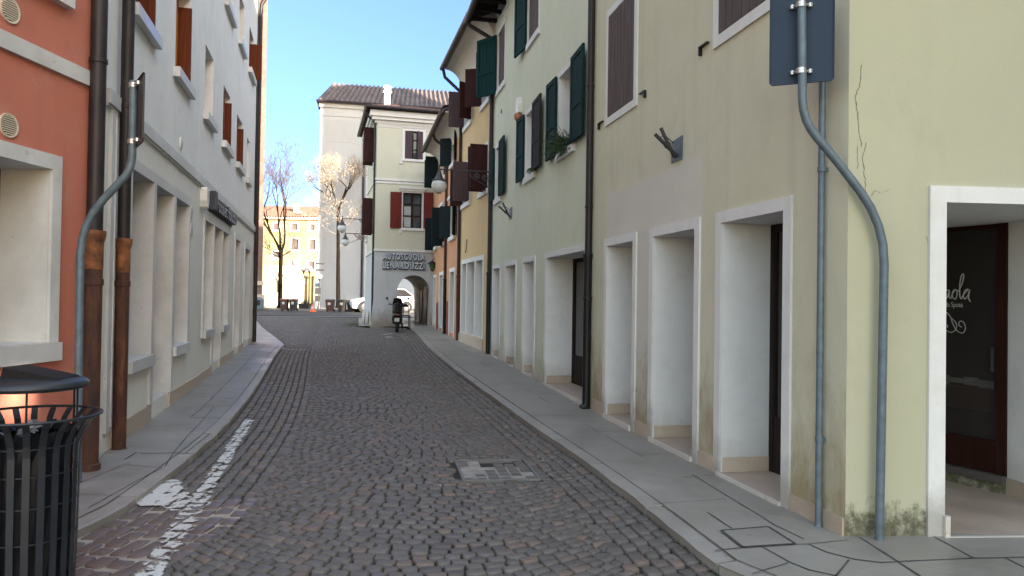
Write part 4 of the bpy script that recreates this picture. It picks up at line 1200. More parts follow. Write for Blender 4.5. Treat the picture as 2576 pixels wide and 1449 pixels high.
def cove_eave(root, x0, x1, zw, zo, out, dep, rise=.30, gx0=None, gx1=None):
    pr = [(-.02, zw)]
    for i in range(9):
        a = i / 8 * PI / 2
        pr.append((out * .88 * math.sin(a) if False else (out - .04) * (1 - math.cos(a)), zw + (zo - zw - .02) * math.sin(a)))
    pr += [(out - .02, zo + .02), (-.02, zo + .14)]
    mb = MB(); mb.extrude_x(pr, x0, x1); o = mb.build('cove_cornice', M['cove'], root)
    mb = MB(); hd = dep / 2; zr = zo + .05 + (hd + out) * rise
    mb.extrude_x([(out + .03, zo + .03), (out + .03, zo + .10), (-hd, zr + .1), (-dep, zr + .1 - (dep - hd) * rise), (-dep, zr - (dep - hd) * rise), (-hd, zr)], x0 - .02, x1 + .02); rf = mb.build('roof', M['tile'], root)
    mb = MB(); corrugated(mb, x0 - .02, x1 + .05, out + .06, zo + .14, -hd, zr + .16, .2, .03); mb.build('roof_tiles', M['tile'], rf, smooth=True)
    gutter(root, gx0 if gx0 is not None else x0, gx1 if gx1 is not None else x1 + .05, out + .06, zo + .02, .08)
cove_eave(oc, .0, 4.62, 7.86, 8.62, .58, 8.0)
downpipe(oc, 4.50, .06, .3, 7.0, .05, M['pipe'], (2.4, 4.4, 5.8), top_pts=[(4.50, .06, 7.75), (4.52, .12, 7.95), (4.58, .56, 8.35), (4.58, .62, 8.6)])
mb = MB(); mb.lathe([(.056, .3), (.056, 2.2), (.07, 2.24), (.07, 2.28), (.05, 2.29)], (4.5, .06, 0), 14); mb.build('cast_iron_shoe', M['rust'], oc, smooth=True)

# ---- orange house
OR_O, OR_D = (-1.615, 22.71), (-.2154, 1)
orh = root_for('orange_house', 'orange plastered house with green shutters and dark red patches at its foot', OR_O, OR_D, False)
wr_ = [(1.45, 2.30, 6.05, 7.0), (3.85, 4.65, 6.0, 7.0), (5.75, 6.35, 6.0, 6.95), (1.15, 2.30, 3.62, 4.72), (3.95, 4.85, 3.6, 4.78), (6.35, 7.0, 3.6, 4.78)]
dr_ = [(1.15, 2.25, .45, 2.45, .4), (4.20, 5.20, .48, 2.42, .4), (6.55, 7.35, .5, 2.38, .4)]
mb = MB(); skin(mb, 0.0, 7.62, -.3, 7.45, [(a, b, c, d, .26) for a, b, c, d in wr_] + dr_); body(mb, .0, 7.62, 5.5, -.3, 7.45)
mb.build('wall', [M['orange'], M['reveal']], orh, fix=False)
for i, (a, b, c, d) in enumerate(wr_):
    mb = MB(); surround(mb, a, b, c, d, .10, .018); mb.box(a - .12, b + .12, -.002, .09, c - .13, c - .0015)
    if i >= 3: mb.box(a - .16, b + .16, -.002, .12, d + .16, d + .26); mb.box(a - .12, b + .12, -.002, .07, d + .1015, d + .1585)
    wn = mb.build('window', M['trim'], orh)
    mb = MB(); mb.box(a + .001, b - .001, -.25, -.22, c, d - .001); mb.build('pane', M['glass'], wn)
    h = d - c
    if i == 0: leaf(wn, b, .02, c, .42, h, PI / 2 - .6, 'plain', M['bkshut']); leaf(wn, a, .02, c, .42, h, PI - .2, 'plain', M['gshut2'])
    if i == 1: leaf(wn, a + .01, -.04, c + .01, b - a - .02, h - .02, 0, 'plain', M['gshut'])
    if i == 2: leaf(wn, b - .04, .02, c - .05, .50, h + .2, PI / 2, 'plain', M['bkshut']); leaf(wn, b + .30, .02, c - .08, .50, h + .15, PI / 2, 'plain', M['gshut'])
    if i == 3: leaf(wn, b, .02, c - .02, .42, h, PI / 2 - .7, 'plain', M['bkshut']); leaf(wn, a, .02, c - .02, .42, h, PI - .35, 'plain', M['bkshut'])
    if i == 4: leaf(wn, a - .06, .02, c - .16, .47, h + .2, PI / 2, 'plain', M['bkshut'])
    if i == 5: leaf(wn, b + .05, .02, c - .12, .40, h + .12, PI / 2, 'plain', M['bkshut'])
for a, b, c, d, dp in dr_:
    mb = MB(); surround(mb, a, b, c, d, .13, .02, legs_to=.3); dw = mb.build('doorway', M['trim'], orh)
    mb = MB(); mb.box(a + .001, b - .001, -dp - .03, -dp + .002, c, d - .001); mb.build('door_panel', M['doorwood'], dw)
mb = MB(); mb.box(2.62, 3.12, -.002, .008, .3, 1.48); mb.box(5.45, 6.3, -.002, .008, .35, 1.40); mb.build('dado', M['dred'], orh)
cove_eave(orh, .0, 6.46, 6.72, 7.30, .56, 5.5)
mb = MB(); mb.box(6.46, 7.62, -5.0, .05, 7.2, 7.45); mb.build('roof_edge', M['tile'], orh)
downpipe(orh, 3.24, .06, .35, 6.55, .05, M['rust'], (1.5, 2.6, 4.4), top_pts=[(3.24, .06, 6.7), (3.22, .12, 6.85), (3.12, .50, 7.10), (3.10, .58, 7.28)])
mb = MB(); mb.lathe([(.058, .33), (.058, 2.2), (.07, 2.24), (.05, 2.26)], (3.24, .062, 0), 14); mb.build('cast_iron_shoe', M['black'], orh, smooth=True)
# lantern at the end of the orange house
t = thing('wall_lantern', 'small dark wall lantern with green glass beside the arch', 'lantern', (-3.07, 29.6, 2.74))
mb = MB(); mb.lathe([(.0, .34), (.05, .31), (.20, .22), (.21, .19), (.12, .19)], (-.13, -.04, 0), 8); mb.tube([(0, 0, .36), (-.07, -.02, .42), (-.13, -.04, .34)], .014, 6); mb.lathe([(.05, -.10), (.07, -.05), (.05, -.04)], (-.13, -.04, 0), 8); mb.build('cap', M['black'], t)
mb = MB(); mb.lathe([(.07, -.04), (.14, .18)], (-.13, -.04, 0), 8); mb.build('green_glass', M['lampgreen'], t)

# ---- arcade house closing the row
CH_O, CH_D = (-5.6, 30.1), (1, .27)
ch = root_for('arcade_house', 'pale cream house with an arched passage on the ground floor and oxblood shutters', CH_O, CH_D, True)
CW, CDp = 2.55, 4.9
aL, aR, aS, aC = .93, 2.27, 1.84, 2.50
wh = [H(-1, 1.14, 1.88, 7.30, 8.46, .22), H(-1, 1.10, 1.88, 4.45, 5.90, .2)]
mb = MB()
skin(mb, -CW, 0, 3.5, 8.75, wh)
body(mb, -CW, 0, CDp, 3.5, 8.75)
mb.build('wall', [M['ch'], M['reveal']], ch, fix=False)
# ground floor with arch, battered corner
mb = MB()
N = 20
arcp = [(-(aL + aR) / 2 + (aR - aL) / 2 * math.cos(PI * i / N), aS + (aC - aS) * math.sin(PI * i / N)) for i in range(N + 1)]
front = [(-aL, .2)] + arcp + [(-aR, .2)]
def arch_wall(y, flipn, bat):
    y2 = y
    pts = [(-aL, .2)] + arcp + [(-aR, .2)]
    # left pier, right pier, spandrel strips
    mb.face([(bat, y2 + bat, .2), (-aL, y2, .2), (-aL, y2, aS), (0, y2, aS), ])
    mb.face([(0, y2, aS), (-aL, y2, aS), (-aL, y2, 3.5), (0, y2, 3.5)])
    mb.face([(-aR, y2, .2), (-CW, y2, .2), (-CW, y2, 3.5), (-aR, y2, 3.5)])
    for i in range(N): mb.face([(arcp[i][0], y2, arcp[i][1]), (arcp[i + 1][0], y2, arcp[i + 1][1]), (arcp[i + 1][0], y2, 3.5), (arcp[i][0], y2, 3.5)])
arch_wall(0, 0, .14); arch_wall(-CDp, 1, .0)
mb.face([(.14, .14, .2), (.10, -CDp, .2), (0, -CDp, 3.5), (0, 0, 3.5), (0, 0, aS)])
mb.face([(-CW, 0, .2), (-CW, -CDp, .2), (-CW, -CDp, 3.5), (-CW, 0, 3.5)])
mb.build('ground_floor_wall', M['chg'], ch, fix=False)
mb = MB()
for i in range(len(front) - 1):
    a, b = front[i], front[i + 1]
    mb.face([(a[0], 0, a[1]), (b[0], 0, b[1]), (b[0], -CDp, b[1]), (a[0], -CDp, a[1])])
mb.build('passage_vault', plaster('dim_passage_plaster', (.55, .50, .42), streak=.2), ch, fix=False)
mb = MB()
for k, x in enumerate((-2.262, -2.262, -2.262)):
    y0 = -.6 - k * 1.4; mb.box(x, x + .03, y0 - .9, y0, .5, 2.2 if k != 1 else 1.9)
mb.build('passage_door', M['doorwood'], ch)
mb = MB(); mb.box(-2.268, -2.15, -3.2, -3.08, .45, 2.3); mb.build('passage_pilaster', M['trim'], ch)
# string courses and cornice
mb = MB()
mb.box(-CW, .03, -.002, .045, 6.36, 6.43); mb.box(-CW, .03, -.002, .03, 6.24, 6.31); mb.box(-CW, .04, -.002, .05, 3.46, 3.54)
mb.box(.0, .045, -CDp, -.003, 6.36, 6.43); mb.box(.0, .05, -CDp, -.003, 3.46, 3.54)
mb.build('string_course', M['trim'], ch)
mb = MB()
mb.box(-CW - .1, .10, -CDp, .10, 8.70, 8.80); mb.box(-CW - .22, .22, -CDp, .22, 8.80, 8.93); mb.box(-CW - .30, .30, -CDp - .2, .30, 8.93, 9.16)
mb.extrude_x([(0, 8.50), (.03, 8.55), (.05, 8.62), (.10, 8.70), (0, 8.70)], -CW, .0)
mb.build('cornice', M['trim'], ch)
mb = MB(); mb.box(-CW - .36, .40, -CDp - .3, .40, 9.165, 9.24); mb.build('eave_board', M['soffw'], ch)
mb = MB(); rx = (-CW) / 2
corrugated(mb, -CW - .40, .42, .46, 9.28, -CDp / 2, 9.28 + 2.9 * .28, .2, .035, xa=rx - .3, xb=rx + .3)
a = 9.28 + 2.9 * .28
mb.face([(.42, .46, 9.28), (.42, -CDp - .4, 9.28), (rx + .3, -CDp / 2, a)]); mb.face([(-CW - .4, .46, 9.28), (rx - .3, -CDp / 2, a), (-CW - .4, -CDp - .4, 9.28)])
mb.face([(-CW - .4, -CDp - .4, 9.28), (rx - .3, -CDp / 2, a), (rx + .3, -CDp / 2, a), (.42, -CDp - .4, 9.28)])
rf = mb.build('roof', M['tiler'], ch, fix=False)
mb = MB(); mb.box(-.72, -.46, -2.5, -2.2, 9.6, 10.55); mb.box(-.78, -.40, -2.56, -2.14, 10.55, 10.64); mb.box(-.74, -.44, -2.52, -2.18, 10.64, 10.76); mb.box(-.78, -.40, -2.56, -2.14, 10.76, 10.84); mb.box(-.70, -.48, -2.46, -2.24, 10.84, 10.92)
mb.build('chimney', M['gb'], rf)
mb = MB()
mb.tube([(.46, .40, 9.24), (.46, -CDp - .3, 9.22)], .07, 10); mb.tube([(.46, -.1, 9.2), (.40, -.12, 9.0), (.10, -.14, 8.75), (.07, -.14, 8.5)], .04, 8); mb.tube([(.07, -.14, 8.5), (.07, -.14, .5)], .045, 10)
mb.tube([(-CW - .3, .45, 9.24), (.46, .45, 9.24)], .06, 10)
mb.build('gutter', M['pipe'], ch, smooth=True)
# front windows
a, b, c, d, dp = wh[0]
mb = MB(); surround(mb, a, b, c, d, .11, .02); mb.box(a - .16, b + .16, -.002, .05, c - .10, c - .0015); mb.box(b + .10, b + .22, -.002, .05, c - .22, c - .1015); mb.box(a - .18, b + .18, -.002, .06, d + .13, d + .16)
wn = mb.build('window', M['trim'], ch)
mb = MB(); mb.box(a, b, -.2, -.19, c, d); mb.build('pane', M['glass'], wn)
leaf(wn, b, -.03, c, .30, d - c, PI - .35, 'plain', M['pshut']); leaf(wn, a, -.03, c, .26, d - c, .35, 'plain', M['pshut'])
mb = MB()
for z0, z1 in ((.06, .36), (.42, .76), (.82, 1.10)): mb.box(a + .24, a + .40, -.10, -.095, c + z0, c + z1)
mb.build('casement_pane', M['pane'], wn)
mb = MB(); mb.box(a + .38, a + .46, -.13, -.08, c, d - .1); mb.build('casement', M['dkwood'], wn)
a, b, c, d, dp = wh[1]
mb = MB(); surround(mb, a, b, c, d, .07, .02); mb.box(a - .12, b + .12, -.002, .06, c - .11, c - .0015); mb.box(a - .16, b + .16, -.002, .12, d + .15, d + .20); mb.box(a - .11, b + .11, -.002, .07, d + .0715, d + .149)
mb.box(b + .04, b + .14, -.002, .05, c - .22, c - .1115)
wn = mb.build('window', M['trim'], ch)
xm = (a + b) / 2
mb = MB()
for x0, x1 in ((a, a + .05), (b - .05, b), (xm - .045, xm + .045)): mb.box(x0, x1, -.15, -.08, c, d)
for z in (c, c + (d - c) * .33, c + (d - c) * .66, d - .05):
    mb.box(a + .05, xm - .045, -.145, -.085, z, z + .045); mb.box(xm + .045, b - .05, -.145, -.085, z, z + .045)
mb.build('casement', M['dkwood'], wn)
mb = MB(); mb.box(a + .02, b - .02, -.13, -.12, c + .01, d - .01); mb.build('pane', M['pane'], wn)
mb = MB(); mb.box(xm + .05, b - .055, -.119, -.118, c + .05, c + .9); mb.build('curtain', M['curtain'], wn)
leaf(wn, b + .06, .025, c - .04, .46, d - c + .04, .02, 'plain', M['rshut']); leaf(wn, a - .06, .07, c + .0, .40, d - c + .04, PI - .3, 'plain', M['rshut'])
# shutters and reveals on the left flank
for (yw, z0, h) in ((-1.3, 7.2, 1.45), (-1.3, 4.2, 1.5)):
    mb = MB(); mb.box(.0, .03, yw - .6, yw + .6, z0 - .1, z0 + h + .1); wn = mb.build('flank_window', M['trim'], ch)
    leaf(wn, .03, yw + .5, z0, .46, h, .15, 'plain', M['pshutd']); leaf(wn, .03, yw - .5, z0 + .03, .42, h - .06, .2, 'plain', M['pshutd'])
# lettering over the arch
def pt_local(o, x, y, z):
    ca, sa = math.cos(o.rotation_euler.z), math.sin(o.rotation_euler.z)
    return (o.location.x + x * ca - y * sa, o.location.y + x * sa + y * ca, o.location.z + z)
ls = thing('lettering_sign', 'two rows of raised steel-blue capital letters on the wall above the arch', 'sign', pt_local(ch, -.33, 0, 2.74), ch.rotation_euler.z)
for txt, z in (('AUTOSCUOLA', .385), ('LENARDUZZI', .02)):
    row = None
    for nm, ext, bold, yy_, dx, dz, mt in (('letter_row', .03, .030, .034, -.012, -.022, M['lettershade']), ('letter_face', .006, .004, .075, 0, 0, M['lettergrey'])):  # dark lower copy behind the faces stands in for their shadow and sides
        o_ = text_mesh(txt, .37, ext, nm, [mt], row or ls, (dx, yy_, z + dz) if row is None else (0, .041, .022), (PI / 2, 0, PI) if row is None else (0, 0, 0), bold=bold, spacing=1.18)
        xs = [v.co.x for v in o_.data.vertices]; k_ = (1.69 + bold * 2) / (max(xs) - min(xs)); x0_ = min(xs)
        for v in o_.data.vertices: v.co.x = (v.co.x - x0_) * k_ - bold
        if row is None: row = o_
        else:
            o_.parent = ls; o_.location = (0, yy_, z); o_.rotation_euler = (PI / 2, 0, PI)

# ---- wall lamps with scroll brackets
def wall_lamp(label, wallpt, direction, z, L=1.3):
    t = thing('wall_lamp', label, 'street lamp', (wallpt[0], wallpt[1], z), math.atan2(direction[1], direction[0]), 'globe lamps on scroll brackets')
    mb = MB()
    mb.tube([(0, 0, .36), (L + .02, 0, .36)], .017, 8); mb.box(-.01, .02, -.02, .02, -.08, .40)
    mb.tube([(.01, 0, -.04), (.45, 0, .17), (.62, 0, .33)], .013, 8)
    for cx, cz, r0, dr in ((.13, .19, .10, 1), (.36, .25, .075, -1)):
        pts = []
        for i in range(34):
            a = i / 33 * 2.3 * 2 * PI; r = r0 * (1 - i / 33 * .8); pts.append((cx + r * math.cos(a * dr), 0, cz + r * math.sin(a * dr)))
        mb.tube(pts, .010, 6)
    mb.tube([(.62, 0, .34), (.52, 0, .31), (.48, 0, .22), (.55, 0, .22)], .008, 6)
    mb.tube([(L, 0, .36), (L, 0, .44)], .014, 8); mb.lathe([(.0, .48), (.022, .46), (.022, .43), (.01, .42)], (L, 0, 0), 10)
    mb.build('bracket', M['ironw'], t, smooth=True)
    mb = MB(); mb.lathe([(.02, .36), (.045, .30), (.06, .24), (.10, .15), (.13, .11), (.165, .095), (.165, .075), (.13, .085)], (L, 0, 0), 24); mb.build('lamp_cap', M['ironw'], t, smooth=True)
    mb = MB(); R_ = .183; cz = -.04
    mb.lathe([(R_ * math.sin(a), cz - R_ * math.cos(a)) for a in np.linspace(.02, 2.55, 16)], (L, 0, 0), 28); mb.build('globe', M['globe'], t, smooth=True)
    mb = MB(); mb.lathe([(.05, cz - R_ - .004), (.055, cz - R_ + .01)], (L, 0, 0), 14); mb.build('drain_cap', M['ironw'], t)
    return t
_k = math.hypot(.2057, 1)
wall_lamp('nearest white globe lamp on a scroll bracket between the green and ochre houses', (-.56, 18.22), (-1, -.2057), 4.36, 1.28)
wall_lamp('larger, higher one of the two globe lamps on the left flank of the arcade house', pt_local(ch, .0, -.75, 0)[:2], (-.9655, -.2607), 4.44, 1.30)
wall_lamp('smallest white globe lamp, lower and farther along the left flank of the arcade house', pt_local(ch, .0, -4.7, 0)[:2], (-.9655, -.2607), 4.16, 1.0)

# ================================================================== LEFT SIDE
# ---- white house
l1 = root_for('white_house', 'long three-storey white house on the left with limestone openings and reddish-brown window shutters', (-4.05, 7.74), (-.25, 1), True)
lo_ = [(.10, 1.10, .87, 2.92), (1.24, 2.30, .27, 2.92), (2.45, 3.45, .87, 2.92), (4.96, 5.95, .97, 2.86), (6.06, 7.10, .32, 2.86), (7.20, 8.10, .97, 2.86), (9.30, 10.26, .36, 2.86), (11.3, 12.56, .40, 2.78)]
up_ = [(.06, .97, 4.65, 6.3, 'b'), (2.30, 3.30, 4.65, 5.95, 'o'), (4.76, 5.66, 4.65, 5.80, 'n'), (7.0, 8.05, 4.62, 5.74, 'b'), (9.26, 10.34, 4.60, 5.70, 'b'), (11.42, 12.1, 4.58, 5.62, 'n'),
       (7.0, 8.1, 7.42, 8.5, 'n'), (9.30, 10.24, 7.42, 8.5, 'n'), (11.5, 12.6, 7.42, 8.5, 'c'), (2.3, 3.3, 7.42, 8.5, 'b'), (4.76, 5.66, 7.42, 8.5, 'n'), (.06, .97, 7.42, 8.5, 'b')]
mb = MB()
skin(mb, -13.76, .86, 3.5, 11.0, [H(-1, a, b, c, d, .16 if k == 'o' else .34) for a, b, c, d, k in up_])
body(mb, -13.76, .86, 8, 3.5, 11.0)
mb.build('wall', [M['l1'], M['reveal']], l1, fix=False)
mb = MB()
skin(mb, -13.76, .86, -.3, 3.5, [H(-1, a, b, c, d, .42) for a, b, c, d in lo_])
body(mb, -13.76, .86, 8, -.3, 3.5)
mb.build('ground_floor_wall', [M['l1base'], M['limestone']], l1, fix=False)
mb = MB(); mb.box(-13.77, .86, -.002, .05, 3.385, 3.52); mb.box(-13.77, .86, -.002, .03, 3.36, 3.3835); mb.build('string_course', M['limestone'], l1)
# ground floor stone surrounds: groups share a lintel
for grp, z0 in (((0, 1, 2), 3.02), ((3, 4, 5), 3.02), ((6,), 2.98), ((7,), 2.90)):
    sA = lo_[grp[0]][0]; sB = lo_[grp[-1]][1]; zt = lo_[grp[0]][3]
    mb = MB(); w_ = .09
    mb.box(-sB - w_, -sA + w_, -.002, .03, zt, z0 + .02)
    for i, k in enumerate(grp):
        a, b, c, d = lo_[k]
        if i == 0: mb.box(-a + .0015, -a + w_, -.002, .03, c - .12 if c > .5 else c, zt - .001)
        if i == len(grp) - 1: mb.box(-b - w_, -b - .0015, -.002, .03, c - .12 if c > .5 else c, zt - .001)
        else: mb.box(-lo_[grp[i + 1]][0] + .0015, -b - .0015, -.40, .03, min(c, lo_[grp[i + 1]][2]) - .0, zt - .001)
        if c > .5: mb.box(-b - .03, -a + .03, -.40, .075, c - .125, c + .004)
    dw = mb.build('shop_opening', M['limestone'], l1)
    mb = MB()
    for k in grp: a, b, c, d = lo_[k]; mb.box(-b + .001, -a - .001, -.45, -.415, c + .01, d - .001)
    mb.build('pane', M['glass'], dw)
for s0, s1 in ((-.45, 1.24), (2.30, 6.06), (7.10, 9.30), (10.26, 11.3), (12.56, 13.7)):
    n_ = max(1, int((s1 - s0) / 1.2))
    for i in range(n_):
        a = s0 + (s1 - s0) * i / n_; b = s0 + (s1 - s0) * (i + 1) / n_; z = max(.26, gz(7.74 + .97 * b) + .19)
        mb = MB(); mb.box(-b + .003, -a - .003, -.002, .022, -.2, z); mb.build('plinth', M['pinkstone'], l1)
for a, b, c, d, k in up_:
    mb = MB(); mb.box(-b - .12, -a + .12, -.10, .09, c - .135, c - .002)
    wn = mb.build('window', M['limestone'], l1)
    dp = .16 if k == 'o' else .34
    mb = MB(); mb.box(-b + .001, -a - .001, -dp - .02, -dp + .004, c, d - .001); mb.build('pane', M['owood'] if k == 'o' else M['glass'], wn)
    if k in 'boc':
        mb = MB(); out = .03 if k != 'c' else .22
        mb.box(-b + .002, -b + .045, -dp + .006, out, c + .01, d - .12); mb.box(-b + .045, -b + .052, -dp + .05, out - .05, c + .1, d - .25); mb.build('shutter', M['oshut'], wn)
        if k == 'b': mb = MB(); mb.box(-a - .05, -a - .002, -dp + .006, .02, c + .01, d - .12); mb.build('shutter', M['oshut'], wn)
def round_vent(root, x, z, r, mat, slats=True):
    mb = MB(); mb.lathe([(r * .84, .0), (r * .84, .012), (r, .018), (r, .0)], (x, 0, z), 28, axis='y')
    o_ = mb.build('vent', mat, root, smooth=True)
    mb = MB()
    n_ = 9
    for i in range(n_):
        zz = z - r * .8 + (i + .5) * r * 1.6 / n_; hw = math.sqrt(max(0.0001, (r * .84) ** 2 - (zz - z) ** 2))
        mb.box(x - hw, x + hw, .013, .020, zz - r * .045, zz + r * .045)
    mb.build('grille', mat, o_)
    mb = MB(); mb.lathe([(r * .83, .004), (r * .83, .0125)], (x, 0, z), 24, axis='y'); mb.build('vent_back', M['dkwood'], o_)
for s, z, r in ((3.72, 2.84, .11), (3.74, 2.56, .11), (2.80, 3.73, .09)): round_vent(l1, -s, z, r, M['white'])
downpipe(l1, .45, .085, -.05, 7.5, .058, M['pipe'], (3.45,), lower=(2.02, M['rust']))
downpipe(l1, -13.66, .07, .2, 9.6, .055, M['pipe'], (2.8, 4.6, 6.8), top_pts=[(-13.66, .09, 9.9), (-13.66, .40, 10.45), (-13.66, .62, 10.75)])
mb = MB(); mb.tube([(-13.5, .03, 3.6), (-13.5, .03, 10.5)], .02, 8); mb.build('cable', M['black'], l1)
eave(l1, -13.9, .86, .60, 10.75, 8.0, .3, soff=M['soffw']); gutter(l1, -13.9, .86, .66, 10.78)
mb = MB(); mb.box(.52, .70, -.002, .03, .25, 3.36); mb.box(.56, .58, .03, .04, .3, 3.3); mb.build('corner_strip', M['limestone'], l1)
# shop sign letters and alarm
t = thing('shop_sign', 'row of projecting dark letters with grey faces under the string course of the white house', 'sign', pt_local(l1, -5.25, 0, 3.06), l1.rotation_euler.z)
o_ = text_mesh('rosset foutto', .36, .05, 'letter_row', [M['letterface'], M['letterside']], t, (0, .08, .03), (PI / 2, 0, PI), bold=.004)
xs = [v.co.x for v in o_.data.vertices]; k_ = 2.95 / (max(xs) - min(xs)); x0_ = min(xs)
for v in o_.data.vertices: v.co.x = (v.co.x - x0_) * k_ + .28
mb = MB(); mb.box(-3.25, -.02, .0, .028, -.01, .08); mb.box(-.26, -.0, .03, .14, .02, .34); mb.build('backing_rail', M['letterside'], t)
t = thing('alarm_box', 'rounded white alarm box left of the dark shop letters on the white house', 'alarm box', pt_local(l1, -4.62, 0, 3.02), l1.rotation_euler.z)
mb = MB()
pr = [(-.13, .30), (-.11, .34), (.11, .34), (.13, .30), (.12, .12), (.07, .02), (.0, .0), (-.07, .02), (-.12, .12)]
mb.prism(pr, 0, .11); mb.build('housing', M['white'], t)
mb = MB()
for z in (.20, .235, .27): mb.box(-.05, .05, .11, .114, z, z + .008)
mb.build('grille', M['galv'], t)

# ---- terracotta house
lo = root_for('terracotta_house', 'terracotta-red house at the far left with a cream string course and wide stone window', (-3.714, 6.5), (-.082, -1), False)
mb = MB(); skin(mb, -.10, 4.5, -.3, 9.0, [(.53, 2.1, 1.19, 2.59, .45), (.47, 1.5, 4.05, 5.4, .3)]); body(mb, -.10, 4.5, 7, -.3, 9.0)
mb.build('wall', [M['terra'], M['limestone']], lo, fix=False)
mb = MB(); mb.box(.42, .528, -.002, .03, 1.19, 2.59); mb.box(2.102, 2.21, -.002, .03, 1.19, 2.59); mb.box(.42, 2.21, -.002, .03, 2.59, 2.71); mb.box(.41, 2.22, -.4, .06, 1.04, 1.188)
wn = mb.build('window', M['limestone'], lo)
mb = MB(); mb.box(.531, 2.099, -.44, -.42, 1.19, 2.589); mb.build('pane', M['glass'], wn)
mb = MB(); mb.box(.38, 1.6, -.25, .08, 3.95, 4.048); wn = mb.build('window', M['limestone'], lo)
mb = MB(); mb.box(.471, 1.499, -.29, -.27, 4.05, 5.399); mb.build('pane', M['glass'], wn)
mb = MB(); mb.box(-.09, 4.5, -.002, .035, 3.39, 3.52); mb.build('string_course', M['limestone'], lo)
round_vent(lo, 1.00, 3.70, .095, M['vent']); round_vent(lo, .985, 2.84, .09, M['vent'])
downpipe(lo, .06, .075, .0, 7.5, .066, M['pipe'], (3.62,), lower=(2.02, M['rust']))
mb = MB(); mb.extrude_x([(.5, 8.9), (.5, 9.05), (-3.5, 10.3), (-7.2, 9.1), (-7.2, 8.95)], -.15, 4.5); mb.build('roof', M['tile'], lo)

# ---- road sign poles
def sign_pole(label, pts, r, plate, clamps, platemat, base):
    t = thing('road_sign', label, 'road sign', base)
    B = Vector(base)
    # round the polyline
    P = [Vector(p) for p in pts]; out = [P[0]]
    for i in range(1, len(P) - 1):
        a, b, c = P[i - 1], P[i], P[i + 1]
        l_ = min((b - a).length, (c - b).length) * .48
        p0 = b + (a - b).normalized() * l_; p1 = b + (c - b).normalized() * l_
        for k in range(5): q = k / 4; out.append(p0 * (1 - q) ** 2 + b * 2 * q * (1 - q) + p1 * q * q)
    out.append(P[-1])
    mb = MB(); mb.tube([p - B for p in out], r, 16); mb.build('pole', M['galv'], t, smooth=True)
    mb = MB(); a, b = Vector(plate[0]) - B, Vector(plate[1]) - B; z0, z1 = plate[2] - B.z, plate[3] - B.z
    d = (b - a); w = d.length; rr_ = .03; n_ = 5
    poly = []
    for cx, cz, a0 in ((rr_, rr_, PI), (w - rr_, rr_, 1.5 * PI), (w - rr_, z1 - z0 - rr_, 0), (rr_, z1 - z0 - rr_, .5 * PI)):
        for k in range(n_ + 1): q = a0 + k / n_ * PI / 2; poly.append((cx + rr_ * math.cos(q), cz + rr_ * math.sin(q)))
    mb.prism(poly, -.002, .002); lip = MB()
    mb.box(.02, w - .02, -.012, -.0021, .0, .006); mb.box(.02, w - .02, -.012, -.0021, z1 - z0 - .006, z1 - z0); mb.box(0, .006, -.012, -.0021, .03, z1 - z0 - .03); mb.box(w - .006, w, -.012, -.0021, .03, z1 - z0 - .03)
    mb.build('sign_plate', platemat, t, loc=(a.x, a.y, z0), rot=(0, 0, math.atan2(d.y, d.x)))
    if platemat is M['plate']:
        mb = MB(); mb.box(w * .80, w * .93, -.0035, -.0022, (z1 - z0) * .86, (z1 - z0) * .872); mb.build('maker_mark', M['vinyl'], t, loc=(a.x, a.y, z0), rot=(0, 0, math.atan2(d.y, d.x)))
    for (cx, cy, cz, dx, dy) in clamps:
        mb = MB(); c = Vector((cx, cy, cz)) - B
        mb.lathe([(r + .001, -.018), (r + .005, -.018), (r + .005, .018), (r + .001, .018)], c, 16, caps=False)
        dv = Vector((dx, dy, 0)); pd = Vector((d.x, d.y, 0)).normalized()
        for sg in (-1, 1):
            q = c + pd * sg * .055 + dv * .6
            mb.lathe([(.014, -.012), (.016, -.01), (.016, .014), (.010, .018)], q, 8)
            mb.tube([c + pd * sg * (r + .002), q], .008, 6)
        mb.tube([c, c + dv], .012, 6)
        mb.build('clamp', M['galvl'], t, smooth=True)
    return t
sign_pole('blue-grey back of a rectangular sign on a cranked steel pole at the right corner', [(2.427, 4.86, .04), (2.448, 4.86, 2.13), (2.10, 4.86, 2.575), (1.90, 4.86, 2.80), (1.885, 4.86, 3.598)], .028,
          ((1.718, 4.98, 0), (2.094, 4.83, 0), 3.06, 3.70), [(1.882, 4.86, 3.57, .02, .045), (1.886, 4.86, 3.13, .02, .045)], M['plate'], (2.427, 4.86, .05))
def sl(p): return (p[0] * 6.0 / 6.15, 6.0, 1.6 + (p[2] - 1.6) * 6.0 / 6.15)
PL = [(-3.575, 6.15, .04), (-3.60, 6.15, 2.17), (-3.21, 6.15, 2.60), (-3.182, 6.15, 2.72), (-3.186, 6.15, 3.37)]
PL = [(-3.49, 6.0, .03)] + [sl(p) for p in PL[1:]]
sign_pole('narrow edge-on sign plate on a cranked steel pole in front of the terracotta house', PL, .031,
          ((-3.115, 6.06, 0), (-2.893, 5.755, 0), 2.78, 3.33), [(PL[-1][0], 6.0, 3.29, .075, -.05), (PL[-1][0], 6.0, 2.83, .075, -.05)], M['platel'], (-3.49, 6.0, .05))

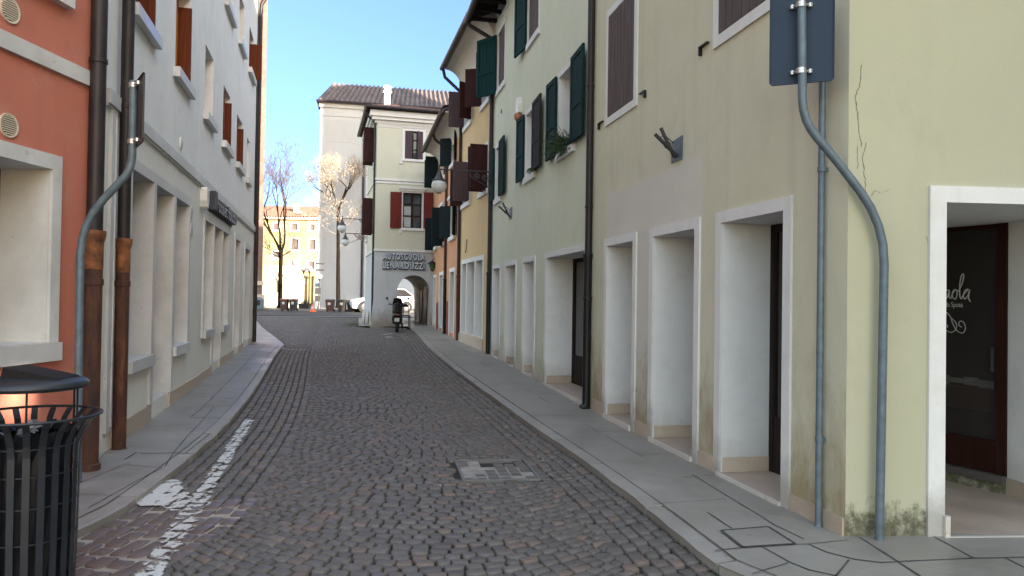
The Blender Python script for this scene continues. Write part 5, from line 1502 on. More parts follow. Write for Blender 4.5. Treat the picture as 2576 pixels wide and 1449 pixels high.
# ---- litter bin
BX, BY = -2.535, 3.92
t = thing('litter_bin', 'charcoal slatted litter bin with flared rim and a flat lid, bottom left corner', 'litter bin', (BX, BY, 0))
prof = [(.215, .04), (.222, .30), (.226, .60), (.228, .76), (.236, .82), (.272, .895), (.315, .938), (.328, .946)]
for k in range(22):
    pass
mb = MB()
NS = 22
for k in range(NS):
    a = 2 * PI * (k + .3) / NS; ca, sa = math.cos(a), math.sin(a); hw = .0165
    ring = []
    for (r, z) in prof:
        wv = hw * (1 if z < .8 else .95)
        ring.append([((r + dr) * ca - s * wv * sa, (r + dr) * sa + s * wv * ca, z) for dr, s in ((0, -1), (0, 1), (.006, 1), (.006, -1))])
    for i in range(len(ring) - 1):
        for j in range(4): mb.face([ring[i][j], ring[i][(j + 1) % 4], ring[i + 1][(j + 1) % 4], ring[i + 1][j]])
mb.build('slats', M['binpaint'], t)
def ringt(R_, z, r, n=48): return [(R_ * math.cos(2 * PI * i / n), R_ * math.sin(2 * PI * i / n), z) for i in range(n + 1)]
mb = MB(); mb.tube(ringt(.331, .947, 0), .0075, 8); mb.build('rim', M['binpaint'], t, smooth=True)
mb = MB()
for z, R_ in ((.10, .212), (.32, .216), (.50, .218), (.66, .220), (.80, .226)): mb.tube(ringt(R_, z, 0), .0045, 6)
mb.lathe([(.0, .045), (.212, .045), (.212, .06), (.0, .06)], n=28)
mb.build('hoops', M['binpaint'], t, smooth=True)
mb = MB(); rr = random.Random(5); n_ = 40; rows = []
for z in (.06, .3, .55, .72, .80, .86, .88, .84):
    b_ = []
    for i in range(n_):
        a = 2 * PI * i / n_; r = .196 + rr.uniform(-.012, .008) + (.02 if z > .8 else 0)
        if z == .84: r = .15
        b_.append((r * math.cos(a), r * math.sin(a), z + rr.uniform(-.014, .014)))
    rows.append(b_)
for i in range(len(rows) - 1):
    for j in range(n_): mb.face([rows[i][j], rows[i][(j + 1) % n_], rows[i + 1][(j + 1) % n_], rows[i + 1][j]])
mb.build('bin_liner', M['bag'], t)
mb = MB()
mb.lathe([(.0, 1.150), (.12, 1.149), (.22, 1.143), (.255, 1.133), (.268, 1.118), (.270, 1.105), (.262, 1.092), (.24, 1.086), (.0, 1.085)], n=40)
mb.build('lid', M['binpaint'], t, smooth=True)
mb = MB(); mb.prism([(-.10, 1.146), (.20, 1.140), (.19, 1.152), (-.085, 1.205)], -.10, .10); mb.build('lid_wedge', M['black2'], t)
for a in (.35, .95, 2.9, 3.5, 4.6, 5.2):
    x, y_ = .215 * math.cos(a), .215 * math.sin(a); mb = MB(); mb.tube([(x, y_, .80), (x, y_, 1.09)], .006, 6); mb.build('lid_support', M['black'], t, smooth=True)
mb = MB()
x0_, y0_ = -.12, -.20
mb.tube([(x0_, y0_, .80), (x0_, y0_, 1.03), (x0_ + .015, y0_, 1.055), (x0_ + .065, y0_, 1.055), (x0_ + .08, y0_, 1.03), (x0_ + .08, y0_, .80)], .006, 6)
mb.build('handle', M['black'], t, smooth=True)
mb = MB()
for k in range(12):
    a = rr.uniform(0, 2 * PI); r = rr.uniform(.0, .13); c = Vector((r * math.cos(a), r * math.sin(a), .84 + rr.uniform(0, .05)))
    e1 = Vector((rr.uniform(-1, 1), rr.uniform(-1, 1), rr.uniform(-.5, .5))).normalized() * .05; e2 = Vector((rr.uniform(-1, 1), rr.uniform(-1, 1), rr.uniform(-.5, .8))).normalized() * .04
    mb.face([c, c + e1, c + e1 + e2]); mb.face([c, c + e1 + e2, c + e2])
mb.build('rubbish', M['litter'], t, fix=False)

# ================================================================== FAR END
# ---- large grey building with tiled roof
gb = root_for('gable_building', 'tall pale grey windowless building with an old tiled roof at the end of the street', (-14, 52.5), (1, .2), True)
mb = MB()
mb.box(-11.5, -.16, -9.5, 0, .3, 15.05, 0); mb.build('wall', M['gb'], gb)
mb = MB(); mb.box(-11.6, -.06, -.0, .12, 15.051, 15.42); mb.box(-11.5, -.10, -.002, .05, 14.45, 14.85); mb.build('cornice', M['gb'], gb)
mb = MB(); mb.box(-2.95, -.50, -.002, .012, 2.0, 14.2); mb.box(-3.10, -.35, .0, .03, 1.75, 1.80); mb.box(-2.2, -.5, .0, .02, 1.0, 3.55); mb.box(-3.3, -2.25, .0, .02, 1.8, 3.6); mb.build('render_panel', M['gbp'], gb)
mb = MB()
for P in ([(.9, 13.6), (1.15, 13.0), (1.2, 12.7)], [(1.8, 13.7), (1.95, 13.3), (1.75, 13.05)], [(2.3, 13.5), (2.4, 13.2)], [(.6, 12.65), (1.3, 12.6), (2.2, 12.62), (2.9, 12.5)], [(2.2, 12.7), (2.6, 13.0)]):
    for i in range(len(P) - 1):
        a, b = P[i], P[i + 1]; mb.face([(-a[0], .0135, a[1] - .02), (-a[0], .0135, a[1] + .03), (-b[0], .0135, b[1] + .03), (-b[0], .0135, b[1] - .02)])
mb.build('stain', simple('stain_grey', (.36, .34, .33), .9), gb, fix=False)
mb = MB(); mb.box(-3.62, -3.38, .0, .16, 7.4, 7.9); mb.box(-11.5, -3.40, .0, .09, .3, 15.04); mb.build('pilaster', M['gb'], gb)
downpipe(gb, -3.25, .08, 1.0, 15.3, .07, M['pipe'], (4, 8, 12))
mb = MB(); corrugated(mb, -11.6, .10, .35, 15.45, -4.6, 18.1, .36, .10, xa=-11.6, xb=-.75, rows=6); 
rf = mb.build('roof', M['tile'], gb, smooth=True, fix=False)
mb = MB(); mb.face([(.10, .35, 15.42), (.10, -9.9, 15.42), (-.75, -4.6, 18.05)]); mb.face([(-11.6, -4.6, 18.05), (-.75, -4.6, 18.05), (.10, -9.9, 15.42), (-11.6, -9.9, 15.42)]); mb.build('rear_roof', M['tile'], rf, fix=False)
mb = MB(); mb.tube([(-11.6, .36, 15.42), (.12, .36, 15.42)], .09, 8); mb.build('gutter', M['pipe'], gb)

# ---- yellow palazzo
pa = root_for('palazzo', 'sunlit yellow palazzo with a tiled roof and small dark windows far down the street', (-29 * 4 / 3, 100), (1, .0), True)
pa.scale = (4 / 3, 4 / 3, 4 / 3); pa.location.z = 1.6 - 1.6 * 4 / 3
mb = MB()
pw_ = [(6.5, 7.15, 8.22, 8.86), (8.36, 8.90, 8.22, 8.86), (4.65, 5.25, 8.22, 8.9), (6.53, 7.24, 6.24, 7.32), (8.36, 9.0, 6.24, 7.32), (4.65, 5.35, 5.37, 6.0), (8.3, 8.9, 4.2, 5.1), (6.5, 7.1, 4.2, 5.1), (2.7, 3.4, 6.24, 7.32), (2.7, 3.4, 8.22, 8.86)]
skin(mb, -14, 0, .5, 9.3, [H(-1, a, b, c, d, .25) for a, b, c, d in pw_]); body(mb, -14, 0, 10, .5, 9.3)
mb.build('wall', [M['pal'], M['trim']], pa, fix=False)
for a, b, c, d in pw_:
    mb = MB(); surround(mb, -b, -a, c, d, .14, .03, bottom=True); wn = mb.build('window', M['gate'], pa)
    mb = MB(); mb.box(-b + .001, -a - .001, -.2, -.15, c, d - .001); mb.build('pane', M['bshut'], wn)
mb = MB(); mb.box(-14.3, .3, -.0, .35, 9.305, 9.5); mb.build('cornice', M['gate'], pa)
mb = MB(); corrugated(mb, -14.3, .3, .5, 9.55, -4.8, 11.2, .28, .06, rows=3); rf = mb.build('roof', M['tiler'], pa, smooth=True, fix=False)
mb = MB(); mb.face([(-14.3, -4.8, 11.2), (.3, -4.8, 11.2), (.3, -10.4, 9.5), (-14.3, -10.4, 9.5)]); mb.face([(.3, .5, 9.5), (.3, -10.4, 9.5), (.3, -4.8, 11.2)]); mb.build('rear_roof', M['tiler'], rf, fix=False)
mb = MB(); mb.box(-6.6, -6.1, -2.4, -1.9, 9.9, 11.0); mb.box(-6.68, -6.02, -2.48, -1.82, 11.0, 11.15); mb.build('chimney', M['gate'], rf)
mb = MB(); mb.face([(-7.4, -.4, 9.98), (-6.8, -.4, 9.98), (-6.8, -1.2, 10.23), (-7.4, -1.2, 10.23)]); mb.build('skylight', M['lens'], rf, fix=False)

# ---- white gate wall with niche and finials
gw = thing('gate_wall', 'bright white garden wall with arched niche, pediment and stone finials in front of the palazzo', 'wall', (-17.9, 53.0, 0))
mb = MB()
mb.box(.05, .35, 0, .35, .6, 3.72); mb.box(2.1, 2.32, 0, .35, .6, 3.74)
# portal with an arched niche
nx0, nx1, nb, ns, nc = .74, 1.14, 1.80, 2.55, 2.83
mb.box(.351, nx0, -.05, .35, .6, 2.9); mb.box(nx1, 2.099, -.05, .35, .6, 3.2); mb.box(nx0, nx1, -.05, .35, .6, nb); mb.box(.351, nx1, .0, .35, 2.901, 3.72)
ap = [((nx0 + nx1) / 2 + (nx1 - nx0) / 2 * math.cos(PI * i / 12), ns + (nc - ns) * math.sin(PI * i / 12)) for i in range(13)]
mb.prism([(nx1, 2.9)] + ap[::1] + [(nx0, 2.9)], -.05, .10)
mb.box(nx1 + .0, 2.099, .0, .35, 3.2005, 3.74)
mb.build('wall', M['gate'], gw)
mb = MB(); mb.box(nx0, nx1, .12, .16, nb, nc + .02); mb.build('niche_back', M['pinkstone'], gw)
mb = MB(); mb.prism([(.25, 2.88), (.80, 3.02), (1.28, 3.34), (1.70, 3.02), (2.1, 2.95), (2.1, 2.88), (1.70, 2.93), (1.28, 3.24), (.80, 2.93), (.25, 2.79)], -.18, -.051); mb.box(nx0 - .06, nx1 + .06, -.14, -.051, nb - .10, nb - .02); mb.box(1.35, 2.0, -.10, -.051, 2.86, 2.90); mb.build('pediment', M['gate'], gw)
def pier(x, w, h):
    mb = MB(); mb.box(x - w / 2, x + w / 2, -.10, .45, .6, h); mb.box(x - w * .72, x + w * .72, -.16, .51, h, h + .10); mb.box(x - w * .5, x + w * .5, -.05, .4, h + .10, h + .22)
    o_ = mb.build('pier', M['gate'], gw)
    mb = MB(); mb.lathe([(.10, h + .22), (.05, h + .32), (.07, h + .36), (.15, h + .46), (.16, h + .56), (.10, h + .66), (.0, h + .70)], (x, .17, 0), 14); mb.build('finial', M['gate'], o_, smooth=True)
pier(2.50, .34, 3.92); pier(2.86, .32, 2.46)
mb = MB(); mb.box(3.03, 3.6, .1, .3, .6, 2.9); mb.box(3.03, 3.65, .05, .35, 2.9, 3.0); mb.build('low_wall', M['pal'], gw)

# ---- brick church front on the left
bt = thing('brick_church', 'tall pinkish brick church front with dark red recesses, seen edge-on past the white house', 'building', (-15.55, 46.0, 0), math.radians(18.6))
mb = MB(); mb.box(-9, 0, 0, 7.5, .5, 30); mb.build('wall', M['brick'], bt)
mb = MB()
for x in (-.34, -.95): mb.box(x - .09, x + .09, -.002, .012, 2.9, 30)
mb.build('recess', M['brickd'], bt)
mb = MB(); mb.box(-9.1, .10, -.12, 0, 2.2, 2.45); mb.build('string_course', M['pinkstone'], bt)
mb = MB(); mb.box(-9.1, .18, -.2, 0, .6, 1.5); mb.box(-9.1, .14, -.15, 0, 1.501, 1.62); mb.build('plinth', M['pinkstone'], bt)

# ---- added out-of-view block that shades the far end
bk = thing('added_shade_block', 'added unseen tall block shading the far end, behind the right-hand houses', 'building', (10.0, 28.7, 0))
mb = MB(); mb.box(0, 3, 0, 8, 0, 27); mb.build('wall', M['plain'], bk)
mb = MB(); mb.box(-.1, 3.3, .0, 8.2, 27.001, 27.3); mb.build('roof', M['tile'], bk)

# ---- bare trees
def bare_tree(name, label, base, h, seed, fork, leafm=None, twigm=None, spread=1.0, nleaf=0, trunk_r=.17, lean=0.0, group='bare trees in the piazza'):
    t = thing(name, label, 'tree', base, 0, group)
    rr = random.Random(seed)
    mbt = MB(); mbc = MB(); tips = []
    def limb(p, d, L, r, depth):
        pts = [p]; q = p.copy(); dd = d.normalized(); n_ = 4
        for i in range(n_):
            dd = (dd + Vector((rr.uniform(-.22, .22), rr.uniform(-.22, .22), rr.uniform(-.06, .16)))).normalized()
            q = q + dd * (L / n_); pts.append(q.copy())
        rad = [r * (1 - .45 * i / n_) for i in range(n_ + 1)]
        (mbt if r > .035 else mbc).tube(pts, rad, 7 if r > .035 else 4, cap=False)
        if depth == 0:
            tips.append((pts[-1], dd)); return
        nb_ = 3 if depth > 1 else 4
        for k in range(nb_):
            f = rr.uniform(.45, 1.0) if k else 1.0
            i = min(n_ - 1, int(f * n_)); bp = pts[i].lerp(pts[i + 1], f * n_ - i)
            ax = Vector((rr.uniform(-1, 1), rr.uniform(-1, 1), rr.uniform(-.25, .9))).normalized()
            limb(bp, dd * .7 + ax * .85 * spread, L * rr.uniform(.55, .75), r * .52, depth - 1)
        tips.append((pts[-1], dd))
    # trunk
    tp = [Vector((0, 0, -.1)), Vector((.02, 0, .25)), Vector((lean * .3, 0, h * .25)), Vector((lean * .6, .03, h * .42)), Vector((lean, 0, fork))]
    mbt.tube(tp, [trunk_r * 1.7, trunk_r * 1.15, trunk_r, trunk_r * .9, trunk_r * .8], 10)
    top = tp[-1]
    k = 4
    for i in range(k):
        a = 2 * PI * i / k + rr.uniform(-.3, .3)
        limb(top, Vector((math.cos(a) * .55 * spread, math.sin(a) * .55 * spread, 1)), (h - fork) * rr.uniform(.42, .6), trunk_r * .55, 4)
    for i in range(7):
        zz = rr.uniform(h * .35, fork); a = rr.uniform(0, 2 * PI)
        limb(Vector((lean * zz / fork, 0, zz)), Vector((math.cos(a), math.sin(a) * .7, .25)), h * .13, trunk_r * .22, 2)
    mbt.build('trunk', M['bark'], t, smooth=True, fix=False)
    if nleaf:
        for i in range(nleaf):
            p_, d_ = tips[rr.randrange(len(tips))]
            c = p_ + Vector((rr.gauss(0, .16), rr.gauss(0, .16), rr.gauss(0, .14)))
            e1 = Vector((rr.uniform(-1, 1), rr.uniform(-1, 1), rr.uniform(-1, 1))).normalized() * .05; e2 = Vector((rr.uniform(-1, 1), rr.uniform(-1, 1), rr.uniform(-1, 1))).normalized() * .04
            mbc.face([c - e1, c + e2, c + e1], 1)
    for p_, d_ in tips:
        for j in range(3):
            e = (d_ + Vector((rr.uniform(-1, 1), rr.uniform(-1, 1), rr.uniform(-.3, .9)))).normalized() * rr.uniform(.2, .5)
            mbc.tube([p_, p_ + e * .5 + Vector((0, 0, .02)), p_ + e], [.007, .006, .003], 3, cap=False)
    mbc.build('crown', [twigm or M['twig'], leafm or M['leafdry']], t, fix=False)
    return t
bare_tree('bare_tree', 'bare forked dark-barked tree standing in front of the white gate wall', (-15.3, 48.8, gz(48.8)), 9.2, 3, 3.6, M['twigpale'], M['twig'], .75, 200, .15)
bare_tree('bare_tree', 'tree with pale dry leaves standing in front of the tall grey building', (-11.75, 50.0, gz(50)), 9.6, 8, 6.6, M['leafdry'], M['twigpale'], .95, 3200, .13, -.1)
bare_tree('bare_tree', 'pale hazy bare tree rising behind the palazzo roof beside the grey building', (-31.8, 122, 1.0), 18.0, 5, 8.5, M['twigpale'], M['twigpale'], 1.0, 2500, .22)

# ---- piazza furniture
def wheelie(label, x, y, w, h, matb, matl, rot=0.0):
    t = thing('wheelie_bin', label, 'wheelie bin', (x, y, gz(y)), rot, 'wheelie bins along the far kerb')
    mb = MB(); W, D = w / 2, w * .55
    lo_r = [(-W * .8, -D * .75, .06), (W * .8, -D * .75, .06), (W * .8, D * .8, .06), (-W * .8, D * .8, .06)]; hi = [(-W, -D, h * .9), (W, -D, h * .9), (W, D, h * .9), (-W, D, h * .9)]
    for i in range(4): mb.face([lo_r[i], lo_r[(i + 1) % 4], hi[(i + 1) % 4], hi[i]])
    mb.face(lo_r[::-1]); mb.face(hi); mb.box(-W * 1.04, W * 1.04, -D * 1.06, D * 1.04, h * .86, h * .90)
    mb.build('body', matb, t)
    mb = MB(); mb.extrude_x([(-D * 1.1, h * .905), (D * 1.1, h * .905), (D * 1.1, h * .96), (D * .5, h), (-D * .6, h * .985), (-D * 1.1, h * .93)], -W * 1.06, W * 1.06); mb.build('lid', matl, t)
    mb = MB(); mb.tube([(-W * .8, D * 1.15, h * .9), (W * .8, D * 1.15, h * .9)], .015, 6); mb.build('handle', matb, t)
    for sx in (-1, 1): mb = MB(); mb.lathe([(.03, -.02), (.09, -.02), (.09, .02), (.03, .02)], (sx * W * .85, D * .85, .09), 14, axis='x'); mb.build('wheel', M['rubber'], t)
    mb = MB(); mb.box(-W * .35, W * .35, -D * .985, -D * .965, h * .55, h * .75); mb.build('sticker', M['sticker'], t)
    return t
wheelie('brown wheelie bin with red-brown lid, beside the trunk of the left tree', -13.37, 43.5, .42, .74, M['binbrown'], M['lidred'])
wheelie('dark wheelie bin with red-brown lid, second of the left pair by the kerb', -12.86, 43.6, .42, .74, M['bingrey'], M['lidred'])
wheelie('brown wheelie bin alone at the foot of the grey building wall', -10.68, 43.5, .46, .74, M['binbrown'], M['bingrey'])
wheelie('dark wheelie bin left of the pair closest to the white car', -10.0, 43.6, .45, .74, M['bingrey'], M['bingrey'])
wheelie('dark wheelie bin just in front of the white car bonnet', -9.52, 43.9, .45, .72, M['bingrey'], M['bingrey'])
t = thing('planter', 'dark square planter with a low green shrub near the lamp post', 'planter', (-12.75, 45.6, gz(45.6)))
mb = MB(); b0, b1 = .27, .34
lo_r = [(-b0, -b0, 0), (b0, -b0, 0), (b0, b0, 0), (-b0, b0, 0)]; hi = [(-b1, -b1, .42), (b1, -b1, .42), (b1, b1, .42), (-b1, b1, .42)]
for i in range(4): mb.face([lo_r[i], lo_r[(i + 1) % 4], hi[(i + 1) % 4], hi[i]])
mb.face(hi); mb.build('tub', M['bingrey'], t)
mb = MB(); rr = random.Random(2)
for k in range(260):
    c = Vector((rr.gauss(0, .13), rr.gauss(0, .13), .42 + abs(rr.gauss(0, .12)))); e1 = Vector((rr.uniform(-1, 1), rr.uniform(-1, 1), rr.uniform(-1, 1))).normalized() * .05; e2 = Vector((rr.uniform(-1, 1), rr.uniform(-1, 1), rr.uniform(-1, 1))).normalized() * .03
    mb.face([c - e1, c + e2, c + e1])
mb.build('foliage', M['leafgreen'], t, fix=False)
t = thing('traffic_cone', 'orange traffic barrier cone standing on the piazza road', 'traffic cone', (-11.55, 43.0, gz(43.0)))
mb = MB(); mb.box(-.18, .18, -.18, .18, 0, .05); mb.build('foot', M['cone'], t)
mb = MB(); mb.lathe([(.15, .05), (.05, .44), (.04, .46)], n=16); mb.build('shaft', M['cone'], t, smooth=True)
mb = MB(); mb.lathe([(.118, .20), (.085, .33)], n=16, caps=False); mb.build('band', M['sticker'], t)
def globe_post(label, x, y, h, arms):
    t = thing('lamp_post', label, 'lamp post', (x, y, gz(y)), 0, None)
    mb = MB(); mb.lathe([(.10, 0), (.09, .3), (.05, .4), (.04, h - .3), (.035, h)], n=12); mb.build('post', M['ironw'], t, smooth=True)
    for dx in arms:
        mb = MB(); 
        if dx: mb.tube([(0, 0, h - .55), (dx * .6, 0, h - .62), (dx, 0, h - .45), (dx, 0, h - .28)], .02, 6)
        mb.lathe([(.03, h - .3), (.09, h - .16), (.10, h - .12)], (dx, 0, 0), 12); mb.build('arm', M['ironw'], t, smooth=True)
        mb = MB(); R_ = .17; mb.lathe([(R_ * math.sin(a), h + R_ * -math.cos(a)) for a in np.linspace(.5, PI - .02, 12)], (dx, 0, 0), 16); mb.build('globe', M['globe'], t, smooth=True)
    return t
globe_post('dark lamp post with two white globes at the far kerb', -12.62, 46.0, 2.55, (0, -.36))
globe_post('single-globe lamp post close to the corner of the grey building', -12.25, 47.0, 2.1, (0,))
t = thing('signpost', 'thin signpost with stacked grey boards against the corner of the grey building', 'signpost', (-12.25, 46.2, gz(46.2)))
mb = MB(); mb.tube([(0, 0, 0), (0, 0, 3.05)], .03, 8); mb.build('post', M['galv'], t)
for z, w, h, m_ in ((2.85, .55, .10, 'ironw'), (2.45, .55, .10, 'ironw'), (1.45, .30, .22, 'plate'), (1.0, .36, .4, 'ironw'), (.55, .34, .35, 'ironw')):
    mb = MB(); mb.box(-.05, w - .05, -.04, -.02, z, z + h); mb.build('board', M[m_], t)
t = thing('storage_box', 'white box at the foot of the brick church front', 'box', (-15.55, 44.2, gz(44.2)))
mb = MB(); mb.box(-.35, .06, -.2, .2, .0, .62, bev=.02); mb.box(-.37, .08, -.22, .22, .62, .67); mb.build('cabinet', M['white'], t)
t = thing('waste_container', 'grey ornate waste container beside the white box by the church', 'container', (-15.05, 44.0, gz(44.0)))
mb = MB(); mb.box(-.2, .22, -.2, .2, .08, .66, bev=.02); mb.lathe([(.24, .66), (.22, .74), (.1, .78)], n=4); mb.build('body', M['galv'], t)
mb = MB(); mb.box(-.12, .14, -.22, -.2, .3, .62); mb.build('door', M['black'], t)
for i, dx in enumerate((0, .16)):
    t = thing('guard_stone', ('left' if i == 0 else 'right') + ' one of two leaning white guard stones at the battered corner of the arcade house', 'bollard', (-6.35 + dx, 31.6, gz(31.6)), 0, 'white guard stones')
    mb = MB(); mb.prism([(-.06, -.05), (.05, -.05), (.10, .55), (.05, .62), (.0, .55)], -.09, .09); mb.build('stone', M['trim'], t)

# ---- white car
t = thing('parked_car', 'white hatchback parked across the end of the street behind the arcade house', 'car', (-7.75, 44.3, gz(44.3)), math.radians(180 + 22))
def car(t):
    # stations along x (front +): x, half width, z bottom, z belt/hood
    st = [(1.97, .52, .32, .55), (1.88, .70, .24, .68), (1.65, .80, .20, .76), (1.2, .85, .19, .84), (.8, .87, .19, .90), (0, .88, .19, .93), (-.9, .88, .19, .95), (-1.5, .86, .20, .96), (-1.8, .80, .26, .92), (-1.92, .68, .34, .80)]
    mb = MB(); rings = []
    for (x, w, zb, zt) in st:
        zm = (zb + zt) / 2
        rings.append([(x, -w * .9, zb), (x, -w, zm), (x, -w * .97, zt - .06), (x, -w * .88, zt), (x, 0, zt + .025), (x, w * .88, zt), (x, w * .97, zt - .06), (x, w, zm), (x, w * .9, zb)])
    for i in range(len(rings) - 1):
        for j in range(8): mb.face([rings[i][j], rings[i][j + 1], rings[i + 1][j + 1], rings[i + 1][j]])
    mb.face(rings[0]); mb.face(rings[-1])
    for i in range(len(rings) - 1): mb.face([rings[i][0], rings[i + 1][0], rings[i + 1][8], rings[i][8]])
    # roof and pillars
    gh = [(.95, .76, .93), (.35, .62, 1.36), (-.3, .62, 1.41), (-1.2, .60, 1.36), (-1.72, .70, .98)]
    gr = [[(x, -w, z), (x, 0, z + .03), (x, w, z)] for x, w, z in gh]
    mb2 = MB()
    for i in (1, 2): 
        for j in range(2): mb.face([gr[i][j], gr[i][j + 1], gr[i + 1][j + 1], gr[i + 1][j]])
    mb.build('body', M['carw'], t, smooth=True)
    mb = mb2
    for j in range(2):
        mb.face([gr[0][j], gr[0][j + 1], gr[1][j + 1], gr[1][j]]); mb.face([gr[3][j], gr[3][j + 1], gr[4][j + 1], gr[4][j]])
    for s in (-1, 1):
        mb.face([(.95, s * .80, .93), (.35, s * .62, 1.36), (-.3, s * .62, 1.41), (-.3, s * .82, .95)]); mb.face([(-.3, s * .82, .95), (-.3, s * .62, 1.41), (-1.2, s * .60, 1.36), (-1.72, s * .74, .97)])
    mb.build('windows', M['glass'], t)
    mb = MB()
    for s in (-1, 1):
        mb.tube([(.95, s * .80, .94), (.35, s * .63, 1.37), (-.3, s * .63, 1.42), (-1.2, s * .61, 1.37), (-1.72, s * .74, .98)], .03, 6); mb.tube([(-.3, s * .83, .95), (-.3, s * .63, 1.40)], .03, 6)
    mb.build('pillars', M['carw'], t, smooth=True)
    for x in (1.22, -1.25):
        for s in (-1, 1):
            mb = MB(); mb.lathe([(.30, -.10), (.315, -.08), (.315, .08), (.30, .10)], (x, s * .80, .315), 22, axis='y'); wv = mb.build('wheel', M['rubber'], t, smooth=True)
            mb = MB(); mb.lathe([(.21, .0), (.20, .02), (.06, .03), (.0, .03)] if s > 0 else [(.21, .0), (.20, -.02), (.06, -.03), (.0, -.03)], (x, s * .895, .315), 16, axis='y'); mb.build('rim', M['rim'], wv)
            mb = MB(); mb.lathe([(.36, -.005), (.36, .02)], (x, s * .872, .32), 22, axis='y'); mb.build('wheel_arch', M['black2'], t)
    for s in (-1, 1):
        mb = MB(); mb.extrude_x([(s * .45, .60), (s * .70, .62), (s * .72, .74), (s * .5, .70)], 1.72, 1.90); mb.build('headlight', M['lens'], t)
        mb = MB(); mb.extrude_x([(s * .60, .72), (s * .80, .72), (s * .80, .92), (s * .64, .90)], -1.86, -1.70); mb.build('tail_light', M['redlens'], t)
        mb = MB(); mb.box(.70, .84, s * .86, s * 1.0, .95, 1.06, bev=.02); mb.build('mirror', M['carw'], t)
    mb = MB(); mb.box(1.90, 1.99, -.45, .45, .26, .42); mb.box(-1.95, -1.86, -.55, .55, .28, .40); mb.build('bumper', M['black2'], t)
car(t)

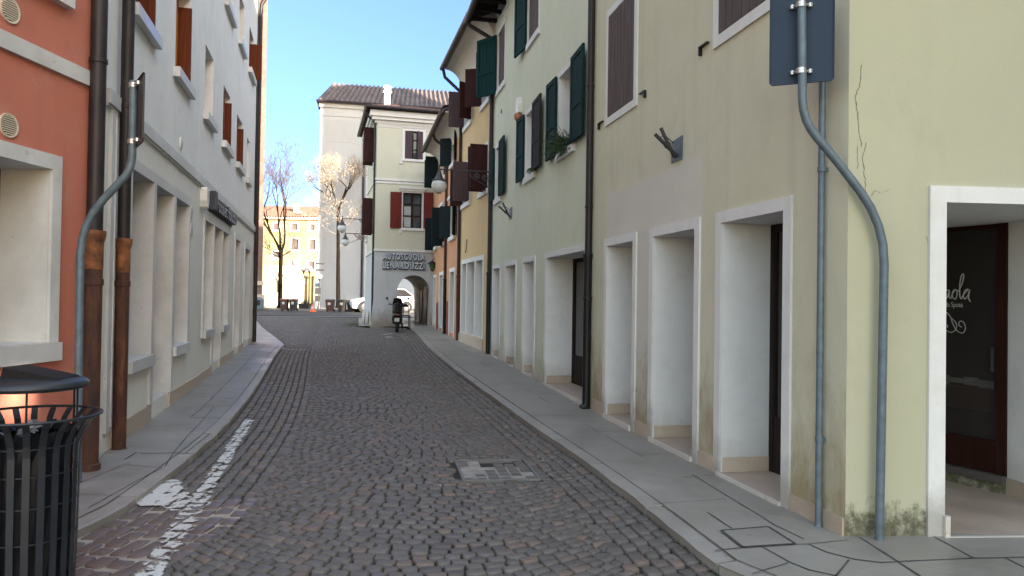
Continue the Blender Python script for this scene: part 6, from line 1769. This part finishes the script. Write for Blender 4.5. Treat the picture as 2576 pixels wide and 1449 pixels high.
# ---- scooter seen from behind
t = thing('scooter', 'black motor scooter parked beside the arch, seen from behind', 'scooter', (-4.28, 27.7, gz(27.7) + .0), math.radians(90 + 8))
def scooter(t):
    # local +x forward
    mb = MB()
    def loft(st, n=14):
        rings = []
        for (x, zc, hw, hh) in st: rings.append([(x, hw * math.cos(2 * PI * k / n), zc + hh * math.sin(2 * PI * k / n)) for k in range(n)])
        for i in range(len(rings) - 1):
            for k in range(n): mb.face([rings[i][k], rings[i][(k + 1) % n], rings[i + 1][(k + 1) % n], rings[i + 1][k]])
        mb.face(rings[0][::-1]); mb.face(rings[-1])
    loft([(-.86, .66, .06, .05), (-.80, .62, .13, .12), (-.55, .55, .19, .19), (-.2, .48, .20, .20), (.0, .36, .18, .12), (.3, .30, .17, .06)])
    o_ = mb.build('body', M['black2'], t, smooth=True)
    mb = MB(); loft([(-.82, .78, .08, .03), (-.6, .80, .14, .05), (-.2, .78, .15, .06), (.02, .73, .10, .05)]); mb.build('seat', simple('black_vinyl', (.010, .010, .011), .5), t, smooth=True)
    mb = MB(); mb.prism([(.28, .30), (.45, .55), (.52, .98), (.58, .98), (.60, .60), (.48, .28)], -.19, .19); mb.build('leg_shield', M['black2'], t)
    mb = MB(); loft([(.42, .98, .12, .07), (.52, 1.02, .13, .10), (.66, .96, .08, .08)]); mb.build('headlamp_cowl', M['black2'], t, smooth=True)
    mb = MB(); mb.face([(.56, -.20, 1.02), (.56, .20, 1.02), (.48, .15, 1.24), (.46, 0, 1.27), (.48, -.15, 1.24)]); mb.face([(.57, -.20, 1.02), (.49, -.15, 1.24), (.47, 0, 1.27), (.49, .15, 1.24), (.57, .20, 1.02)]); mb.build('windshield', M['glass'], t, fix=False)
    mb = MB(); mb.tube([(.42, -.36, 1.02), (.48, -.12, 1.0), (.48, .12, 1.0), (.42, .36, 1.02)], .018, 8); mb.tube([(.53, 0, .98), (.78, 0, .26)], .03, 8); mb.build('handlebar', M['black'], t, smooth=True)
    for s in (-1, 1):
        mb = MB(); mb.tube([(.45, s * .26, 1.02), (.47, s * .34, 1.14), (.46, s * .38, 1.20)], .008, 6); mb.lathe([(.0, -.012), (.05, -.012), (.055, .0), (.05, .012), (.0, .012)], (.46, s * .40, 1.235), 12, axis='x'); mb.build('mirror', M['ironw'], t, smooth=True)
    for x, r in ((-.62, .235), (.80, .24)):
        mb = MB(); mb.lathe([(r * .55, -.05), (r * .9, -.06), (r, -.03), (r, .03), (r * .9, .06), (r * .55, .05)], (x, 0, r), 24, axis='y'); wv = mb.build('wheel', M['rubber'], t, smooth=True)
        mb = MB(); mb.lathe([(r * .56, -.03), (r * .56, .03)], (x, 0, r), 20, axis='y'); mb.build('rim', M['rim'], wv)
    mb = MB(); mb.extrude_x([(-.10, .36), (.10, .36), (.10, .56), (-.10, .56)], -.90, -.88); mb.build('mudguard', M['black2'], t)
    mb = MB(); mb.box(-.906, -.90, -.085, .085, .40, .53); mb.build('number_plate', M['sticker'], t)
    mb = MB(); mb.box(-.90, -.84, -.10, .10, .62, .68, bev=.01); mb.build('tail_light', M['redlens'], t)
    mb = MB(); mb.lathe([(.03, -.25), (.055, -.2), (.06, .15), (.04, .25)], (-.62, -.19, .28), 14, axis='x'); mb.build('exhaust', M['ironw'], t, smooth=True)
    mb = MB(); mb.lathe([(.0, .26), (.12, .24), (.14, .1), (.14, .0)], (-.78, 0, .80), 16); mb.build('top_box', M['black2'], t, smooth=True)
    mb = MB(); mb.tube([(-.05, -.15, .22), (-.1, -.22, .02)], .014, 6); mb.build('stand', M['black'], t)
scooter(t)
# ---- dark chair under the arch
t = thing('chair', 'dark wooden chair standing in the mouth of the arch behind the scooter', 'chair', (-4.32, 29.75, gz(29.75) + .052), math.radians(15))
mb = MB(); mb.box(-.23, .23, -.22, .22, .44, .48, bev=.008); mb.build('seat', M['dkwood'], t)
for sx in (-1, 1):
    for sy in (-1, 1): mb = MB(); mb.tube([(sx * .20, sy * .19, .44), (sx * .22, sy * .22, 0)], .018, 6); mb.build('leg', M['dkwood'], t)
mb = MB()
for sx in (-1, 0, 1): mb.tube([(sx * .19, .20, .48), (sx * .19, .25, .90)], .014, 6)
mb.box(-.21, .21, .23, .27, .80, .90); mb.build('backrest', M['dkwood'], t)

# ---- weeds
def weeds(pts, name):
    mb = MB(); rr = random.Random(9)
    for (x, y, n_, s, h) in pts:
        for k in range(n_):
            a = rr.uniform(0, 2 * PI); b = Vector((x + rr.gauss(0, s), y + rr.gauss(0, s), 0)); b.z = gz(b.y) - .02
            d = Vector((math.cos(a) * .5, math.sin(a) * .5, 1)).normalized() * rr.uniform(.4, 1) * h; n2 = Vector((-math.sin(a), math.cos(a), 0)) * .006
            mb.face([b - n2, b + n2, b + d])
    return struct(mb.build(name, M['grass'], fix=False), 'stuff')
W_ = [(-6.3, 30.6, 260, .28, .16), (-6.55, 31.3, 180, .25, .14), (-6.9, 32.0, 120, .3, .10)]
rr = random.Random(21)
for k in range(60):
    y = rr.uniform(4.3, 7.5); W_.append((xR(y) - .02, y, rr.randint(3, 9), .014, .03))
for k in range(50):
    y = rr.uniform(4.0, 6.2); W_.append((rr.uniform(-1.6, xR(y) - .1), y, rr.randint(2, 5), .02, .014))
weeds(W_, 'weeds')
